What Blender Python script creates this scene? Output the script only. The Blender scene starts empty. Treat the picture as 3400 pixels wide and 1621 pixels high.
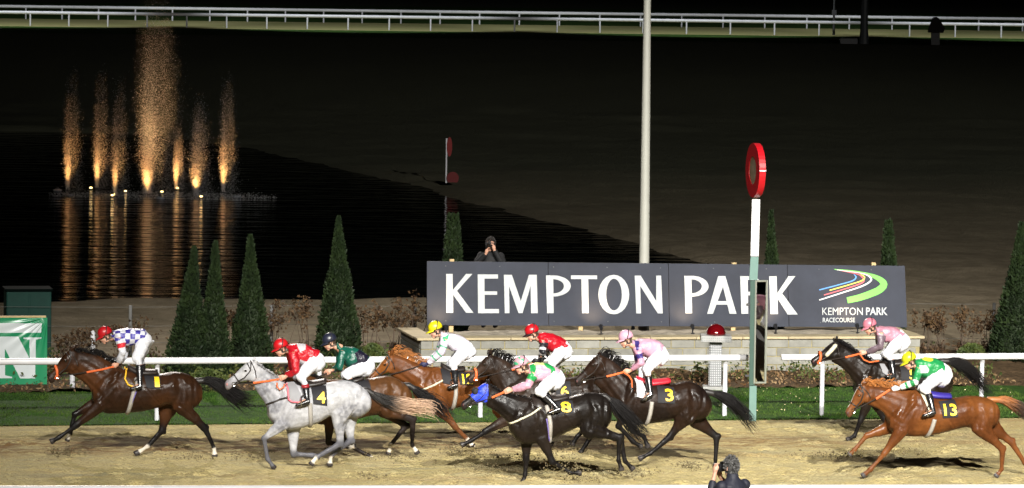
import bpy, math, random
import numpy as np
from mathutils import Vector, Matrix
from mathutils.geometry import tessellate_polygon
from mathutils.bvhtree import BVHTree
random.seed(7); RNG = np.random.default_rng(7)
S = bpy.context.scene
C = S.collection
PI = math.pi

# ------------------------------------------------------------------ camera
CAM_H, FPX, CX, CY = 9.16, 15416.0, 1700.0, 810.5
PITCH, ROLL = math.atan((810.5 + 314.0) / FPX), 0.0135
_f = Vector((0, math.cos(PITCH), -math.sin(PITCH)))
_u0 = Vector((0, math.sin(PITCH), math.cos(PITCH)))
_r0 = Vector((1, 0, 0))
_r = _r0 * math.cos(ROLL) + _u0 * math.sin(ROLL)
_u = _u0 * math.cos(ROLL) - _r0 * math.sin(ROLL)
EYE = Vector((0, 0, CAM_H))
cam_d = bpy.data.cameras.new('camera')
cam = bpy.data.objects.new('camera', cam_d); C.objects.link(cam)
cam_d.sensor_width = 36.0; cam_d.lens = 36.0 * FPX / 3400.0
cam_d.clip_start = 1.0; cam_d.clip_end = 2000.0
M = Matrix((_r, _u, -_f)).transposed().to_4x4(); M.translation = EYE
cam.matrix_world = M
S.camera = cam

# ------------------------------------------------------------------ night sky
W = bpy.data.worlds.new('World'); S.world = W; W.use_nodes = True
nt = W.node_tree
sky = nt.nodes.new('ShaderNodeTexSky'); sky.sky_type = 'NISHITA'; sky.sun_disc = False
sky.sun_elevation = math.radians(-9.0); sky.sun_rotation = math.radians(170)
bg = nt.nodes['Background']; nt.links.new(sky.outputs[0], bg.inputs[0]); bg.inputs[1].default_value = 0.004

# ------------------------------------------------------------------ floodlights on the stand roof behind the camera, and along the back straight
def spot(name, loc, aim, power, half_deg, blend, col, size):
    d = bpy.data.lights.new(name, 'SPOT'); d.energy = power; d.spot_size = math.radians(half_deg * 2); d.spot_blend = blend
    d.color = col; d.shadow_soft_size = size
    o = bpy.data.objects.new(name, d); C.objects.link(o); o.location = loc
    o.rotation_euler = (Vector(aim) - Vector(loc)).to_track_quat('-Z', 'Y').to_euler()
    return o
WHITE = (1.0, 0.965, 0.90)
spot('floodlight', (24, -8, 45), (8.0, 79, 0), 760000, 9.8, 1.0, WHITE, 0.7)
spot('floodlight', (8, -10, 45), (2.0, 79, 0), 500000, 9.8, 1.0, WHITE, 0.7)
spot('floodlight', (-20, -8, 45), (-8.0, 79, 0), 190000, 9.8, 1.0, WHITE, 0.7)
spot('floodlight', (40, -10, 34), (19, 128, 0), 700000, 12.5, 1.0, WHITE, 0.7)
spot('infield_floodlight', (-16, 150, 36), (0, 78, 0), 130000, 11, 1.0, (1.0, 0.90, 0.82), 0.6)
for i in range(6):
    x = -62 + i * 25
    spot('back_floodlight', (x, 318, 17), (x, 345, 0.0), 21000, 30, 0.5, (0.92, 0.97, 1.0), 0.5)

vs = S.view_settings
vs.view_transform = 'Standard'; vs.look = 'None'; vs.exposure = 0.0; vs.gamma = 1.0; vs.use_curve_mapping = False
S.cycles.use_denoising = True
S.cycles.max_bounces = 6; S.cycles.transparent_max_bounces = 6

# ------------------------------------------------------------------ helpers: picture measurement -> place
def ray(px, py):
    return (_f * FPX + _r * (px - CX) - _u * (py - CY)).normalized()
def G(px, py, z=0.0):
    d = ray(px, py); t = (z - CAM_H) / d.z
    return EYE + d * t
class Fr:
    """A local frame standing on the ground: a along the track, b away from the stand, z up."""
    def __init__(s, px, py, theta=0.0, z=0.0):
        s.o = G(px, py, z); s.th = theta
        s.u = Vector((math.cos(theta), math.sin(theta), 0)); s.v = Vector((-math.sin(theta), math.cos(theta), 0))
    def p(s, px, py, b=0.0):
        d = ray(px, py)
        t = ((s.o + s.v * b - EYE).dot(s.v)) / d.dot(s.v)
        q = EYE + d * t - s.o
        return (q.dot(s.u), q.z)
    def P(s, px, py, b=0.0):
        a, z = s.p(px, py, b); return (a, b, z)
def zc(ox, oy, k): return lambda x, y: (ox + x / k, oy + y / k)
# direction of the track, from its far rail
_a, _b = G(0, 1192, 1.15), G(3400, 1174, 1.15)
TH = math.atan2(_b.y - _a.y, _b.x - _a.x)

def obj(name, me, parent=None, mats=None, smooth=False):
    o = bpy.data.objects.new(name, me); C.objects.link(o)
    if mats is not None:
        for m in (mats if isinstance(mats, (list, tuple)) else [mats]): me.materials.append(m)
    if smooth and len(me.polygons): me.polygons.foreach_set('use_smooth', np.ones(len(me.polygons), bool))
    if parent is not None: o.parent = parent
    return o
def tag(o, label=None, cat=None, group=None, kind=None):
    if label: o['label'] = label
    if cat: o['category'] = cat
    if group: o['group'] = group
    if kind: o['kind'] = kind
    return o
def thing(name, fr_or_loc, label, cat, group=None, th=None):
    o = bpy.data.objects.new(name, None); C.objects.link(o); o.empty_display_size = 0.2
    if isinstance(fr_or_loc, Fr):
        o.location = fr_or_loc.o; o.rotation_euler = (0, 0, fr_or_loc.th)
    else:
        o.location = fr_or_loc; o.rotation_euler = (0, 0, th or 0)
    return tag(o, label, cat, group)
class MB:
    def __init__(s): s.v = []; s.f = []; s.m = []
    def add(s, vs, fs, mi=0):
        n = len(s.v); s.v += [tuple(q) for q in vs]; s.f += [tuple(i + n for i in f) for f in fs]; s.m += [mi] * len(fs); return s
    def box(s, x0, x1, y0, y1, z0, z1, mi=0, ch=0.0):
        if ch <= 0:
            v = [(x0,y0,z0),(x1,y0,z0),(x1,y1,z0),(x0,y1,z0),(x0,y0,z1),(x1,y0,z1),(x1,y1,z1),(x0,y1,z1)]
            return s.add(v, [(0,3,2,1),(4,5,6,7),(0,1,5,4),(1,2,6,5),(2,3,7,6),(3,0,4,7)], mi)
        c = ch  # bevelled box: three nested sections
        v = []
        def ring(z, i):
            return [(x0+i,y0+c if i==0 else y0+i,z),(x0+c if i==0 else x0+i,y0+i,z),(x1-c if i==0 else x1-i,y0+i,z),(x1-i,y0+c if i==0 else y0+i,z),
                    (x1-i,y1-c if i==0 else y1-i,z),(x1-c if i==0 else x1-i,y1-i,z),(x0+c if i==0 else x0+i,y1-i,z),(x0+i,y1-c if i==0 else y1-i,z)]
        rs = [ring(z0, c), ring(z0+c, 0), ring(z1-c, 0), ring(z1, c)]
        for r in rs: v += r
        f = []
        for k in range(3):
            for i in range(8):
                j = (i+1) % 8; f.append((k*8+i, k*8+j, k*8+8+j, k*8+8+i))
        f.append(tuple(range(7, -1, -1))); f.append(tuple(range(24, 32)))
        return s.add(v, f, mi)
    def tube(s, pts, rads, n=6, mi=0, cap=True):
        pts = [Vector(p) for p in pts]
        if not isinstance(rads, (list, tuple)): rads = [rads] * len(pts)
        v = []; f = []
        T0 = None
        for i, p in enumerate(pts):
            t = (pts[min(i+1, len(pts)-1)] - pts[max(i-1, 0)])
            if t.length < 1e-9: t = Vector((0,0,1))
            t.normalize()
            if T0 is None:
                nrm = t.orthogonal().normalized()
            else:
                nrm = (nrm - t * nrm.dot(t)); nrm = nrm.normalized() if nrm.length > 1e-6 else t.orthogonal().normalized()
            T0 = t; bn = t.cross(nrm)
            for k in range(n):
                a = 2*PI*k/n; v.append(p + (nrm*math.cos(a) + bn*math.sin(a)) * rads[i])
        for i in range(len(pts)-1):
            for k in range(n):
                j = (k+1) % n; f.append((i*n+k, i*n+j, (i+1)*n+j, (i+1)*n+k))
        if cap: f.append(tuple(range(n-1, -1, -1))); f.append(tuple((len(pts)-1)*n + k for k in range(n)))
        return s.add(v, f, mi)
    def ell(s, c, r, rot=None, nu=14, nv=9, mi=0):
        v = []; f = []
        R = rot or Matrix.Identity(3)
        for i in range(1, nv):
            ph = PI*i/nv
            for k in range(nu):
                a = 2*PI*k/nu
                v.append(Vector(c) + R @ Vector((r[0]*math.sin(ph)*math.cos(a), r[1]*math.sin(ph)*math.sin(a), r[2]*math.cos(ph))))
        top = len(v); v.append(Vector(c) + R @ Vector((0,0,r[2]))); bot = len(v); v.append(Vector(c) - R @ Vector((0,0,r[2])))
        for i in range(nv-2):
            for k in range(nu):
                j = (k+1) % nu; f.append((i*nu+k, (i+1)*nu+k, (i+1)*nu+j, i*nu+j))
        for k in range(nu):
            j = (k+1) % nu; f.append((top, k, j)); f.append((bot, (nv-2)*nu+j, (nv-2)*nu+k))
        return s.add(v, f, mi)
    def lathe(s, prof, c=(0,0,0), n=16, mi=0):
        v = []; f = []
        for (r, z) in prof:
            for k in range(n):
                a = 2*PI*k/n; v.append((c[0]+r*math.cos(a), c[1]+r*math.sin(a), c[2]+z))
        for i in range(len(prof)-1):
            for k in range(n):
                j = (k+1) % n; f.append((i*n+k, i*n+j, (i+1)*n+j, (i+1)*n+k))
        f.append(tuple(range(n-1, -1, -1))); f.append(tuple((len(prof)-1)*n+k for k in range(n)))
        return s.add(v, f, mi)
    def loft(s, sts, n=18, sub=3, mi=0, ex=1.0):
        """sts: (A(a,z), B(a,z), half width, b0): rings whose outline runs through A and B seen from the side"""
        q = [np.array([x[0][0], x[0][1], x[1][0], x[1][1], x[2], x[3]]) for x in sts]
        if sub > 1 and len(q) > 2:
            o = []
            for i in range(len(q)-1):
                p0, p1, p2, p3 = q[max(i-1,0)], q[i], q[i+1], q[min(i+2,len(q)-1)]
                for k in range(sub):
                    t = k/sub; o.append(0.5*((2*p1)+(-p0+p2)*t+(2*p0-5*p1+4*p2-p3)*t*t+(-p0+3*p1-3*p2+p3)*t**3))
            o.append(q[-1]); q = o
        v = []; f = []
        for r in q:
            ca, cz = (r[0]+r[2])/2, (r[1]+r[3])/2; ha, hz = (r[0]-r[2])/2, (r[1]-r[3])/2
            for k in range(n):
                an = 2*PI*k/n; cc, ss = math.cos(an), math.sin(an)
                if ex != 1.0: cc = math.copysign(abs(cc)**ex, cc); ss = math.copysign(abs(ss)**ex, ss)
                v.append((ca+ha*cc, r[5]+max(r[4],0.004)*ss, cz+hz*cc))
        L = len(q)
        for i in range(L-1):
            for k in range(n):
                j = (k+1) % n; f.append((i*n+k, i*n+j, (i+1)*n+j, (i+1)*n+k))
        f.append(tuple(range(n-1, -1, -1))); f.append(tuple((L-1)*n+k for k in range(n)))
        return s.add(v, f, mi)
    def limb(s, pts, n=12, mi=0):
        """pts: (a, b, z, r_side, r_lateral) joints down the middle of a limb"""
        sts = []
        for i, p in enumerate(pts):
            q0, q1 = pts[max(i-1,0)], pts[min(i+1,len(pts)-1)]
            ta, tz = q1[0]-q0[0], q1[2]-q0[2]; L = math.hypot(ta, tz) or 1
            na, nz = -tz/L, ta/L
            sts.append(((p[0]+na*p[3], p[2]+nz*p[3]), (p[0]-na*p[3], p[2]-nz*p[3]), p[4], p[1]))
        return s.loft(sts, n=n, sub=1, mi=mi)
    def prism(s, poly, y0, y1, mi=0, mib=None):
        """polygon in (x,z), from y0 (front) to y1 (back)"""
        n = len(poly)
        ar = sum(poly[i][0]*poly[(i+1)%n][1]-poly[(i+1)%n][0]*poly[i][1] for i in range(n))
        if ar < 0: poly = poly[::-1]
        tri = tessellate_polygon([[Vector((p[0], p[1], 0)) for p in poly]])
        v = [(p[0], y0, p[1]) for p in poly] + [(p[0], y1, p[1]) for p in poly]
        f = []
        for t in tri:
            a, b, c = (poly[i] for i in t)
            if (b[0]-a[0])*(c[1]-a[1])-(b[1]-a[1])*(c[0]-a[0]) < 0: t = t[::-1]
            f.append(tuple(t)); f.append(tuple(n+i for i in t[::-1]))
        for i in range(n):
            j = (i+1) % n; f.append((i, n+i, n+j, j))
        return s.add(v, f, mi)
    def mesh(s, name):
        me = bpy.data.meshes.new(name); me.from_pydata(s.v, [], s.f); me.update()
        if any(s.m): me.polygons.foreach_set('material_index', np.array(s.m, dtype=np.int32))
        return me
    def build(s, name, mats, parent=None, smooth=False):
        return obj(name, s.mesh(name), parent, mats, smooth)
def fast_mesh(name, V, F):
    """numpy arrays to a mesh; F is (n,3) or (n,4)"""
    me = bpy.data.meshes.new(name); V = np.asarray(V, np.float32); F = np.asarray(F, np.int32)
    k = F.shape[1]
    me.vertices.add(len(V)); me.vertices.foreach_set('co', V.ravel())
    me.loops.add(F.size); me.loops.foreach_set('vertex_index', F.ravel())
    me.polygons.add(len(F)); me.polygons.foreach_set('loop_start', np.arange(0, F.size, k, dtype=np.int32))
    me.polygons.foreach_set('loop_total', np.full(len(F), k, np.int32))
    me.update(calc_edges=True); me.validate()
    return me
def remesh(mb, name, voxel, smooth=6, fac=0.5):
    me = mb.mesh(name + '_raw'); o = bpy.data.objects.new(name + '_raw', me); C.objects.link(o)
    m = o.modifiers.new('r', 'REMESH'); m.mode = 'VOXEL'; m.voxel_size = voxel; m.adaptivity = 0
    if smooth:
        q = o.modifiers.new('s', 'SMOOTH'); q.iterations = smooth; q.factor = fac
    dg = bpy.context.evaluated_depsgraph_get(); dg.update()
    out = bpy.data.meshes.new_from_object(o.evaluated_get(dg)); out.name = name
    bpy.data.objects.remove(o); bpy.data.meshes.remove(me)
    out.polygons.foreach_set('use_smooth', np.ones(len(out.polygons), bool))
    return out
def coords(me):
    a = np.empty(len(me.vertices)*3, np.float32); me.vertices.foreach_get('co', a); return a.reshape(-1, 3)
def set_col(me, col):
    at = me.color_attributes.new('coat', 'FLOAT_COLOR', 'POINT')
    at.data.foreach_set('color', np.concatenate([col, np.ones((len(col), 1))], 1).astype(np.float32).ravel())
def poly_dist(P, pts):
    """distance of points P (n,3) to a polyline and the place along it (segment number + fraction)"""
    best = np.full(len(P), 1e9); par = np.zeros(len(P))
    for i in range(len(pts)-1):
        a, b = np.array(pts[i]), np.array(pts[i+1]); ab = b-a
        t = np.clip(((P-a) @ ab) / max(ab @ ab, 1e-9), 0, 1)
        d = np.linalg.norm(P - (a + t[:, None]*ab), axis=1)
        k = d < best; best[k] = d[k]; par[k] = i + t[k]
    return best, par
def in_poly(x, z, poly):
    ins = np.zeros(len(x), bool); n = len(poly); j = n-1
    for i in range(n):
        xi, zi = poly[i]; xj, zj = poly[j]
        c = ((zi > z) != (zj > z)) & (x < (xj-xi)*(z-zi)/((zj-zi) or 1e-9)+xi)
        ins ^= c; j = i
    return ins
def smoothstep(a, b, x):
    t = np.clip((x-a)/(b-a), 0, 1); return t*t*(3-2*t)
def vnoise(x, y, seed=0):
    """value noise, vectorised"""
    xi, yi = np.floor(x).astype(int), np.floor(y).astype(int); fx, fy = x-xi, y-yi
    fx, fy = fx*fx*(3-2*fx), fy*fy*(3-2*fy)
    def h(i, j):
        n = (i*374761393 + j*668265263 + seed*982451653) & 0xffffffff
        n = ((n ^ (n >> 13)) * 1274126177) & 0xffffffff
        return ((n ^ (n >> 16)) & 0xffff) / 65535.0
    return (h(xi,yi)*(1-fx)+h(xi+1,yi)*fx)*(1-fy)+(h(xi,yi+1)*(1-fx)+h(xi+1,yi+1)*fx)*fy

# ------------------------------------------------------------------ materials
def mat(name, col, rough=0.6, metal=0.0, spec=0.5, vary=0.0, vscale=8.0, bump=0.0, bscale=40.0, attr=None, coat=0.0, stretch=None, col2=None, sheen=0.0, emit=None, estr=0.0, bdist=0.02, detail=4.0):
    m = bpy.data.materials.new(name); m.use_nodes = True; n = m.node_tree; b = n.nodes['Principled BSDF']
    b.inputs['Base Color'].default_value = (*col, 1); b.inputs['Roughness'].default_value = rough; b.inputs['Metallic'].default_value = metal
    b.inputs['Specular IOR Level'].default_value = spec; b.inputs['Coat Weight'].default_value = coat
    if sheen: b.inputs['Sheen Weight'].default_value = sheen
    if emit: b.inputs['Emission Color'].default_value = (*emit, 1); b.inputs['Emission Strength'].default_value = estr
    tc = n.nodes.new('ShaderNodeTexCoord'); vec = tc.outputs['Object']
    if stretch:
        mp = n.nodes.new('ShaderNodeMapping'); mp.inputs['Scale'].default_value = stretch; n.links.new(vec, mp.inputs[0]); vec = mp.outputs[0]
    src = None
    if attr:
        a = n.nodes.new('ShaderNodeAttribute'); a.attribute_name = attr; src = a.outputs['Color']
    if vary or col2:
        t = n.nodes.new('ShaderNodeTexNoise'); t.inputs['Scale'].default_value = vscale; t.inputs['Detail'].default_value = detail; t.inputs['Roughness'].default_value = 0.65
        n.links.new(vec, t.inputs['Vector'])
        if col2:
            mx = n.nodes.new('ShaderNodeMix'); mx.data_type = 'RGBA'
            rp = n.nodes.new('ShaderNodeMapRange'); rp.inputs[1].default_value = 0.38; rp.inputs[2].default_value = 0.62
            n.links.new(t.outputs[0], rp.inputs[0]); n.links.new(rp.outputs[0], mx.inputs[0])
            mx.inputs[6].default_value = (*col, 1); mx.inputs[7].default_value = (*col2, 1); src = mx.outputs[2]
        if vary:
            rp2 = n.nodes.new('ShaderNodeMapRange'); rp2.inputs[1].default_value = 0.3; rp2.inputs[2].default_value = 0.7
            rp2.inputs[3].default_value = 1-vary; rp2.inputs[4].default_value = 1+vary
            n.links.new(t.outputs[0], rp2.inputs[0])
            mm = n.nodes.new('ShaderNodeMix'); mm.data_type = 'RGBA'; mm.blend_type = 'MULTIPLY'; mm.inputs[0].default_value = 1.0
            if src is not None: n.links.new(src, mm.inputs[6])
            else: mm.inputs[6].default_value = (*col, 1)
            n.links.new(rp2.outputs[0], mm.inputs[7]); src = mm.outputs[2]
    if src is not None: n.links.new(src, b.inputs['Base Color'])
    if bump:
        t2 = n.nodes.new('ShaderNodeTexNoise'); t2.inputs['Scale'].default_value = bscale; t2.inputs['Detail'].default_value = 5
        n.links.new(vec, t2.inputs['Vector'])
        bp = n.nodes.new('ShaderNodeBump'); bp.inputs['Strength'].default_value = bump; bp.inputs['Distance'].default_value = bdist
        n.links.new(t2.outputs[0], bp.inputs['Height']); n.links.new(bp.outputs[0], b.inputs['Normal'])
    return m
# ================================================================== SETTING
M_soil = mat('soil', (0.175, 0.142, 0.095), 0.95, spec=0.1, col2=(0.25, 0.205, 0.14), vscale=1.6, bump=0.9, bscale=14, bdist=0.05)
M_sand = mat('sand', (0.40, 0.31, 0.155), 0.9, spec=0.15)
M_lawn = mat('lawn', (0.025, 0.06, 0.010), 0.9, spec=0.1, vary=0.4, vscale=9, bump=0.6, bscale=60)
M_blade = mat('grass_blade', (0.030, 0.078, 0.009), 0.75, spec=0.15, col2=(0.060, 0.100, 0.016), vscale=1.1)
M_mulch = mat('mulch', (0.045, 0.03, 0.016), 0.95, spec=0.1, col2=(0.1, 0.065, 0.035), vscale=9, bump=0.8, bscale=30)
M_white = mat('white_plastic', (0.60, 0.60, 0.62), 0.4, vary=0.08, vscale=2.2)
M_whitepost = mat('white_post', (0.55, 0.55, 0.58), 0.45, vary=0.12, vscale=6)
M_wood = mat('pale_timber', (0.46, 0.33, 0.16), 0.7, vary=0.2, vscale=6, stretch=(2, 2, 14), bump=0.2)
M_black = mat('black', (0.012, 0.012, 0.014), 0.4)
M_dark = mat('dark_metal', (0.03, 0.03, 0.032), 0.5)

def axis(segs):
    o = []
    for a, b, st in segs:
        n = max(1, int(round((b-a)/st))); o += list(np.linspace(a, b, n, endpoint=False))
    return np.array(o + [segs[-1][1]])
def grid_mesh(name, xs, ys, zf):
    X, Y = np.meshgrid(xs, ys); Z = zf(X, Y)
    V = np.stack([X.ravel(), Y.ravel(), Z.ravel()], 1); nx, ny = len(xs), len(ys)
    i = np.arange(nx-1)[None, :] + (np.arange(ny-1)*nx)[:, None]; i = i.ravel()
    return fast_mesh(name, V, np.stack([i, i+1, i+nx+1, i+nx], 1))

# --- ground with the pond basin
pond = [tuple(G(*q).xy) for q in [(-900, 996), (700, 986), (1418, 984), (2000, 976), (2420, 930), (2600, 905), (2440, 876), (2060, 768), (1848, 724), (1500, 633), (1320, 582), (845, 482), (500, 432), (150, 424), (-900, 414)]]
WATER_Z = -0.14
def ground_z(X, Y):
    x, y = X.ravel(), Y.ravel(); P = np.stack([x, y], 1)
    d, _ = poly_dist(P, [np.array(q) for q in pond + [pond[0]]])
    ins = in_poly(x, y, pond); sd = np.where(ins, d, -d)
    z = -1.0*smoothstep(-0.35, 3.0, sd)
    bank = np.exp(-((sd+4.0)/3.0)**2)*0.0
    rough = (vnoise(x*1.3, y*1.3, 3)-0.5)*0.09 + (vnoise(x*0.35, y*0.35, 5)-0.5)*0.16
    far = smoothstep(88, 94, y)*(1-smoothstep(220, 300, y))
    z = z + 1.15*smoothstep(178, 232, y)*(1-smoothstep(278, 306, y))
    z = z + (rough - 0.02)*far*np.where(sd > 0.5, 0, 1) - 0.03
    return z.reshape(X.shape)
gm = grid_mesh('ground', axis([(-900, -45, 60), (-45, 45, 0.5), (45, 900, 60)]), axis([(-80, 88, 14), (88, 200, 0.55), (200, 330, 4), (330, 1300, 60)]), ground_z)
go = tag(obj('ground', gm, None, M_soil, True), kind='structure')
n = M_soil.node_tree; b = n.nodes['Principled BSDF']; old = b.inputs['Base Color'].links[0].from_socket
ge = n.nodes.new('ShaderNodeNewGeometry'); sx = n.nodes.new('ShaderNodeSeparateXYZ'); n.links.new(ge.outputs['Position'], sx.inputs[0])
mr = n.nodes.new('ShaderNodeMapRange'); mr.inputs[1].default_value = 112; mr.inputs[2].default_value = 165; n.links.new(sx.outputs[1], mr.inputs[0])
mx = n.nodes.new('ShaderNodeMix'); mx.data_type = 'RGBA'; n.links.new(mr.outputs[0], mx.inputs[0]); n.links.new(old, mx.inputs[6]); mx.inputs[7].default_value = (0.075, 0.078, 0.052, 1)
n.links.new(mx.outputs[2], b.inputs['Base Color'])

# --- pond water
M_water = mat('water', (0.003, 0.004, 0.004), 0.06, spec=0.02)
n = M_water.node_tree; b = n.nodes['Principled BSDF']
tc = n.nodes.new('ShaderNodeTexCoord'); mp = n.nodes.new('ShaderNodeMapping'); mp.inputs['Scale'].default_value = (0.35, 1.25, 1)
n.links.new(tc.outputs['Object'], mp.inputs[0])
t1 = n.nodes.new('ShaderNodeTexNoise'); t1.inputs['Scale'].default_value = 1.0; t1.inputs['Detail'].default_value = 3
n.links.new(mp.outputs[0], t1.inputs['Vector'])
bp = n.nodes.new('ShaderNodeBump'); bp.inputs['Strength'].default_value = 0.6; bp.inputs['Distance'].default_value = 0.16
n.links.new(t1.outputs[0], bp.inputs['Height']); n.links.new(bp.outputs[0], b.inputs['Normal'])
mb = MB(); tri = tessellate_polygon([[Vector((q[0], q[1], 0)) for q in pond]])
cx_, cy_ = np.mean([q[0] for q in pond]), np.mean([q[1] for q in pond])
mb.add([(q[0], q[1], WATER_Z) for q in pond], [t if (Vector((pond[t[1]][0]-pond[t[0]][0], pond[t[1]][1]-pond[t[0]][1], 0)).cross(Vector((pond[t[2]][0]-pond[t[0]][0], pond[t[2]][1]-pond[t[0]][1], 0)))).z > 0 else t[::-1] for t in tri])
tag(mb.build('pond_water', M_water), kind='structure')

# --- track frame: a runs along the track, y away from the stand
TO = G(1700, 1404); TU = Vector((math.cos(TH), math.sin(TH), 0)); TV = Vector((-math.sin(TH), math.cos(TH), 0))
def TL(px, py, z=0.0):
    q = G(px, py, z) - TO; return (q.dot(TU), q.dot(TV))
def sheet(name, xs, ys, zf, m, kind='structure', smooth=True):
    o = obj(name, grid_mesh(name, xs, ys, zf), None, m, smooth); o.location = TO; o.rotation_euler = (0, 0, TH); return tag(o, kind=kind)
V_near = TL(1700, 1880)[1]; V_edge = TL(1700, 1404)[1]; V_bed = TL(1700, 1301)[1]; V_bank = TL(1700, 1196)[1]
print('track', math.degrees(TH), V_near, V_edge, V_bed, V_bank)

# racing surface: loose sand, harrow ripples and hoof divots as real relief
hoofs = np.stack([RNG.uniform(-10.5, 10.5, 900), RNG.uniform(V_near+3.5, V_edge-0.7, 900), RNG.uniform(0.06, 0.13, 900)], 1)
def sand_z(X, Y):
    x, y = X.ravel(), Y.ravel()
    fine = (np.abs(x) < 11.2)
    z = (vnoise(x*6.5, y*6.5, 1)-0.5)*0.016 + (vnoise(x*13, y*14, 2)-0.5)*0.020 + (vnoise(x*1.1, y*1.6, 4)-0.5)*0.025
    z += 0.007*np.sin(y*2*PI/0.42 + 2.5*vnoise(x*0.5, y*0.5, 8))*vnoise(x*0.6, y*0.9, 9)
    for hx, hy, hr in hoofs:
        k = np.nonzero((np.abs(x-hx) < 0.35) & (np.abs(y-hy) < 0.35))[0]
        r = np.hypot(x[k]-hx, (y[k]-hy)*1.2)/hr
        z[k] += -0.04*np.exp(-r*r) + 0.022*np.exp(-((r-1.6)/0.5)**2)
    edge = smoothstep(V_edge+0.15, V_edge-0.5, y)
    return (0.03 + z*np.where(fine, 1, 0)*edge - 0.02*(1-edge)).reshape(X.shape)
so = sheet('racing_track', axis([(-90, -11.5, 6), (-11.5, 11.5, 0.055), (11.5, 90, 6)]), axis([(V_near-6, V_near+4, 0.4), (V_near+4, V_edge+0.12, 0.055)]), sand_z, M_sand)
n = M_sand.node_tree; b = n.nodes['Principled BSDF']
tc = n.nodes.new('ShaderNodeTexCoord')
def noise(scale, st=(1, 1, 1), detail=5, rough=0.6):
    mp = n.nodes.new('ShaderNodeMapping'); mp.inputs['Scale'].default_value = st; n.links.new(tc.outputs['Object'], mp.inputs[0])
    t = n.nodes.new('ShaderNodeTexNoise'); t.inputs['Scale'].default_value = scale; t.inputs['Detail'].default_value = detail; t.inputs['Roughness'].default_value = rough
    n.links.new(mp.outputs[0], t.inputs['Vector']); return t.outputs[0]
def rng_(v, a, b_, c=0.0, d=1.0):
    r = n.nodes.new('ShaderNodeMapRange'); r.inputs[1].default_value = a; r.inputs[2].default_value = b_; r.inputs[3].default_value = c; r.inputs[4].default_value = d
    n.links.new(v, r.inputs[0]); return r.outputs[0]
def mixc(f, c1, c2, mode='MIX'):
    m_ = n.nodes.new('ShaderNodeMix'); m_.data_type = 'RGBA'; m_.blend_type = mode
    if isinstance(f, float): m_.inputs[0].default_value = f
    else: n.links.new(f, m_.inputs[0])
    for i, c in ((6, c1), (7, c2)):
        if isinstance(c, tuple): m_.inputs[i].default_value = (*c, 1)
        else: n.links.new(c, m_.inputs[i])
    return m_.outputs[2]
base = mixc(rng_(noise(4.5, (0.6, 1.4, 1)), 0.36, 0.64), (0.475, 0.385, 0.165), (0.405, 0.345, 0.18))
base = mixc(rng_(noise(0.55, (0.28, 1.3, 1), 8, 0.72), 0.52, 0.76), base, (0.29, 0.185, 0.08))      # damp, churned brown streaks
base = mixc(rng_(noise(0.8, (0.3, 1.1, 1), 6, 0.7), 0.52, 0.72), base, (0.265, 0.255, 0.16))          # grey-green fibre showing
base = mixc(rng_(noise(20, (1, 1.0, 1), 3), 0.54, 0.70), base, (0.27, 0.20, 0.095))              # dark crumbs
base = mixc(rng_(noise(19, (1, 1.4, 1), 3), 0.55, 0.72), base, (0.54, 0.45, 0.235))
# ragged dark band along the runners: churned sand, with the horses' shadow painted in
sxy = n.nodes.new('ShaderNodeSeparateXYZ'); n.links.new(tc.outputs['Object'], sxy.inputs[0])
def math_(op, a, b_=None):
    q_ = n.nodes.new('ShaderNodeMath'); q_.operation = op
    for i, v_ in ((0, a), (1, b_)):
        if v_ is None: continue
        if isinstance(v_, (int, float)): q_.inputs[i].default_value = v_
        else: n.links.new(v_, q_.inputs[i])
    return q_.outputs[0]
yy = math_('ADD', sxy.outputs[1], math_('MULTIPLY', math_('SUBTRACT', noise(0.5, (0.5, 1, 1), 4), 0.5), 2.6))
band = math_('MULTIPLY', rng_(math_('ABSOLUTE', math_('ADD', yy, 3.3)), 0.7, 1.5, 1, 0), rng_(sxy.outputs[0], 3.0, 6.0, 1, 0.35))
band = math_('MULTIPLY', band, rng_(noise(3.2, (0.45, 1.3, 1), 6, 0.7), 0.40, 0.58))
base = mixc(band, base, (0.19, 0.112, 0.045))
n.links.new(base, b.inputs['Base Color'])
bp = n.nodes.new('ShaderNodeBump'); bp.inputs['Strength'].default_value = 1.0; bp.inputs['Distance'].default_value = 0.045
n.links.new(noise(22, (1, 1.2, 1), 4), bp.inputs['Height']); n.links.new(bp.outputs[0], b.inputs['Normal'])

# grass verge, flower bed
sheet('grass_verge', axis([(-90, -12, 8), (-12, 12, 0.25), (12, 90, 8)]), axis([(V_edge-0.05, V_bed+0.2, 0.2)]), lambda X, Y: 0.035 + (vnoise(X*2, Y*2, 11)-0.5)*0.03, M_lawn)
def bed_z(X, Y): return 0.05 + (vnoise(X*5, Y*5, 12)-0.5)*0.10 + (vnoise(X*1.2, Y*1.2, 13)-0.5)*0.12
sheet('flower_bed', axis([(-90, -12, 8), (-12, 12, 0.12), (12, 90, 8)]), axis([(V_bed, V_bank+0.6, 0.12)]), bed_z, M_mulch)
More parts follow.
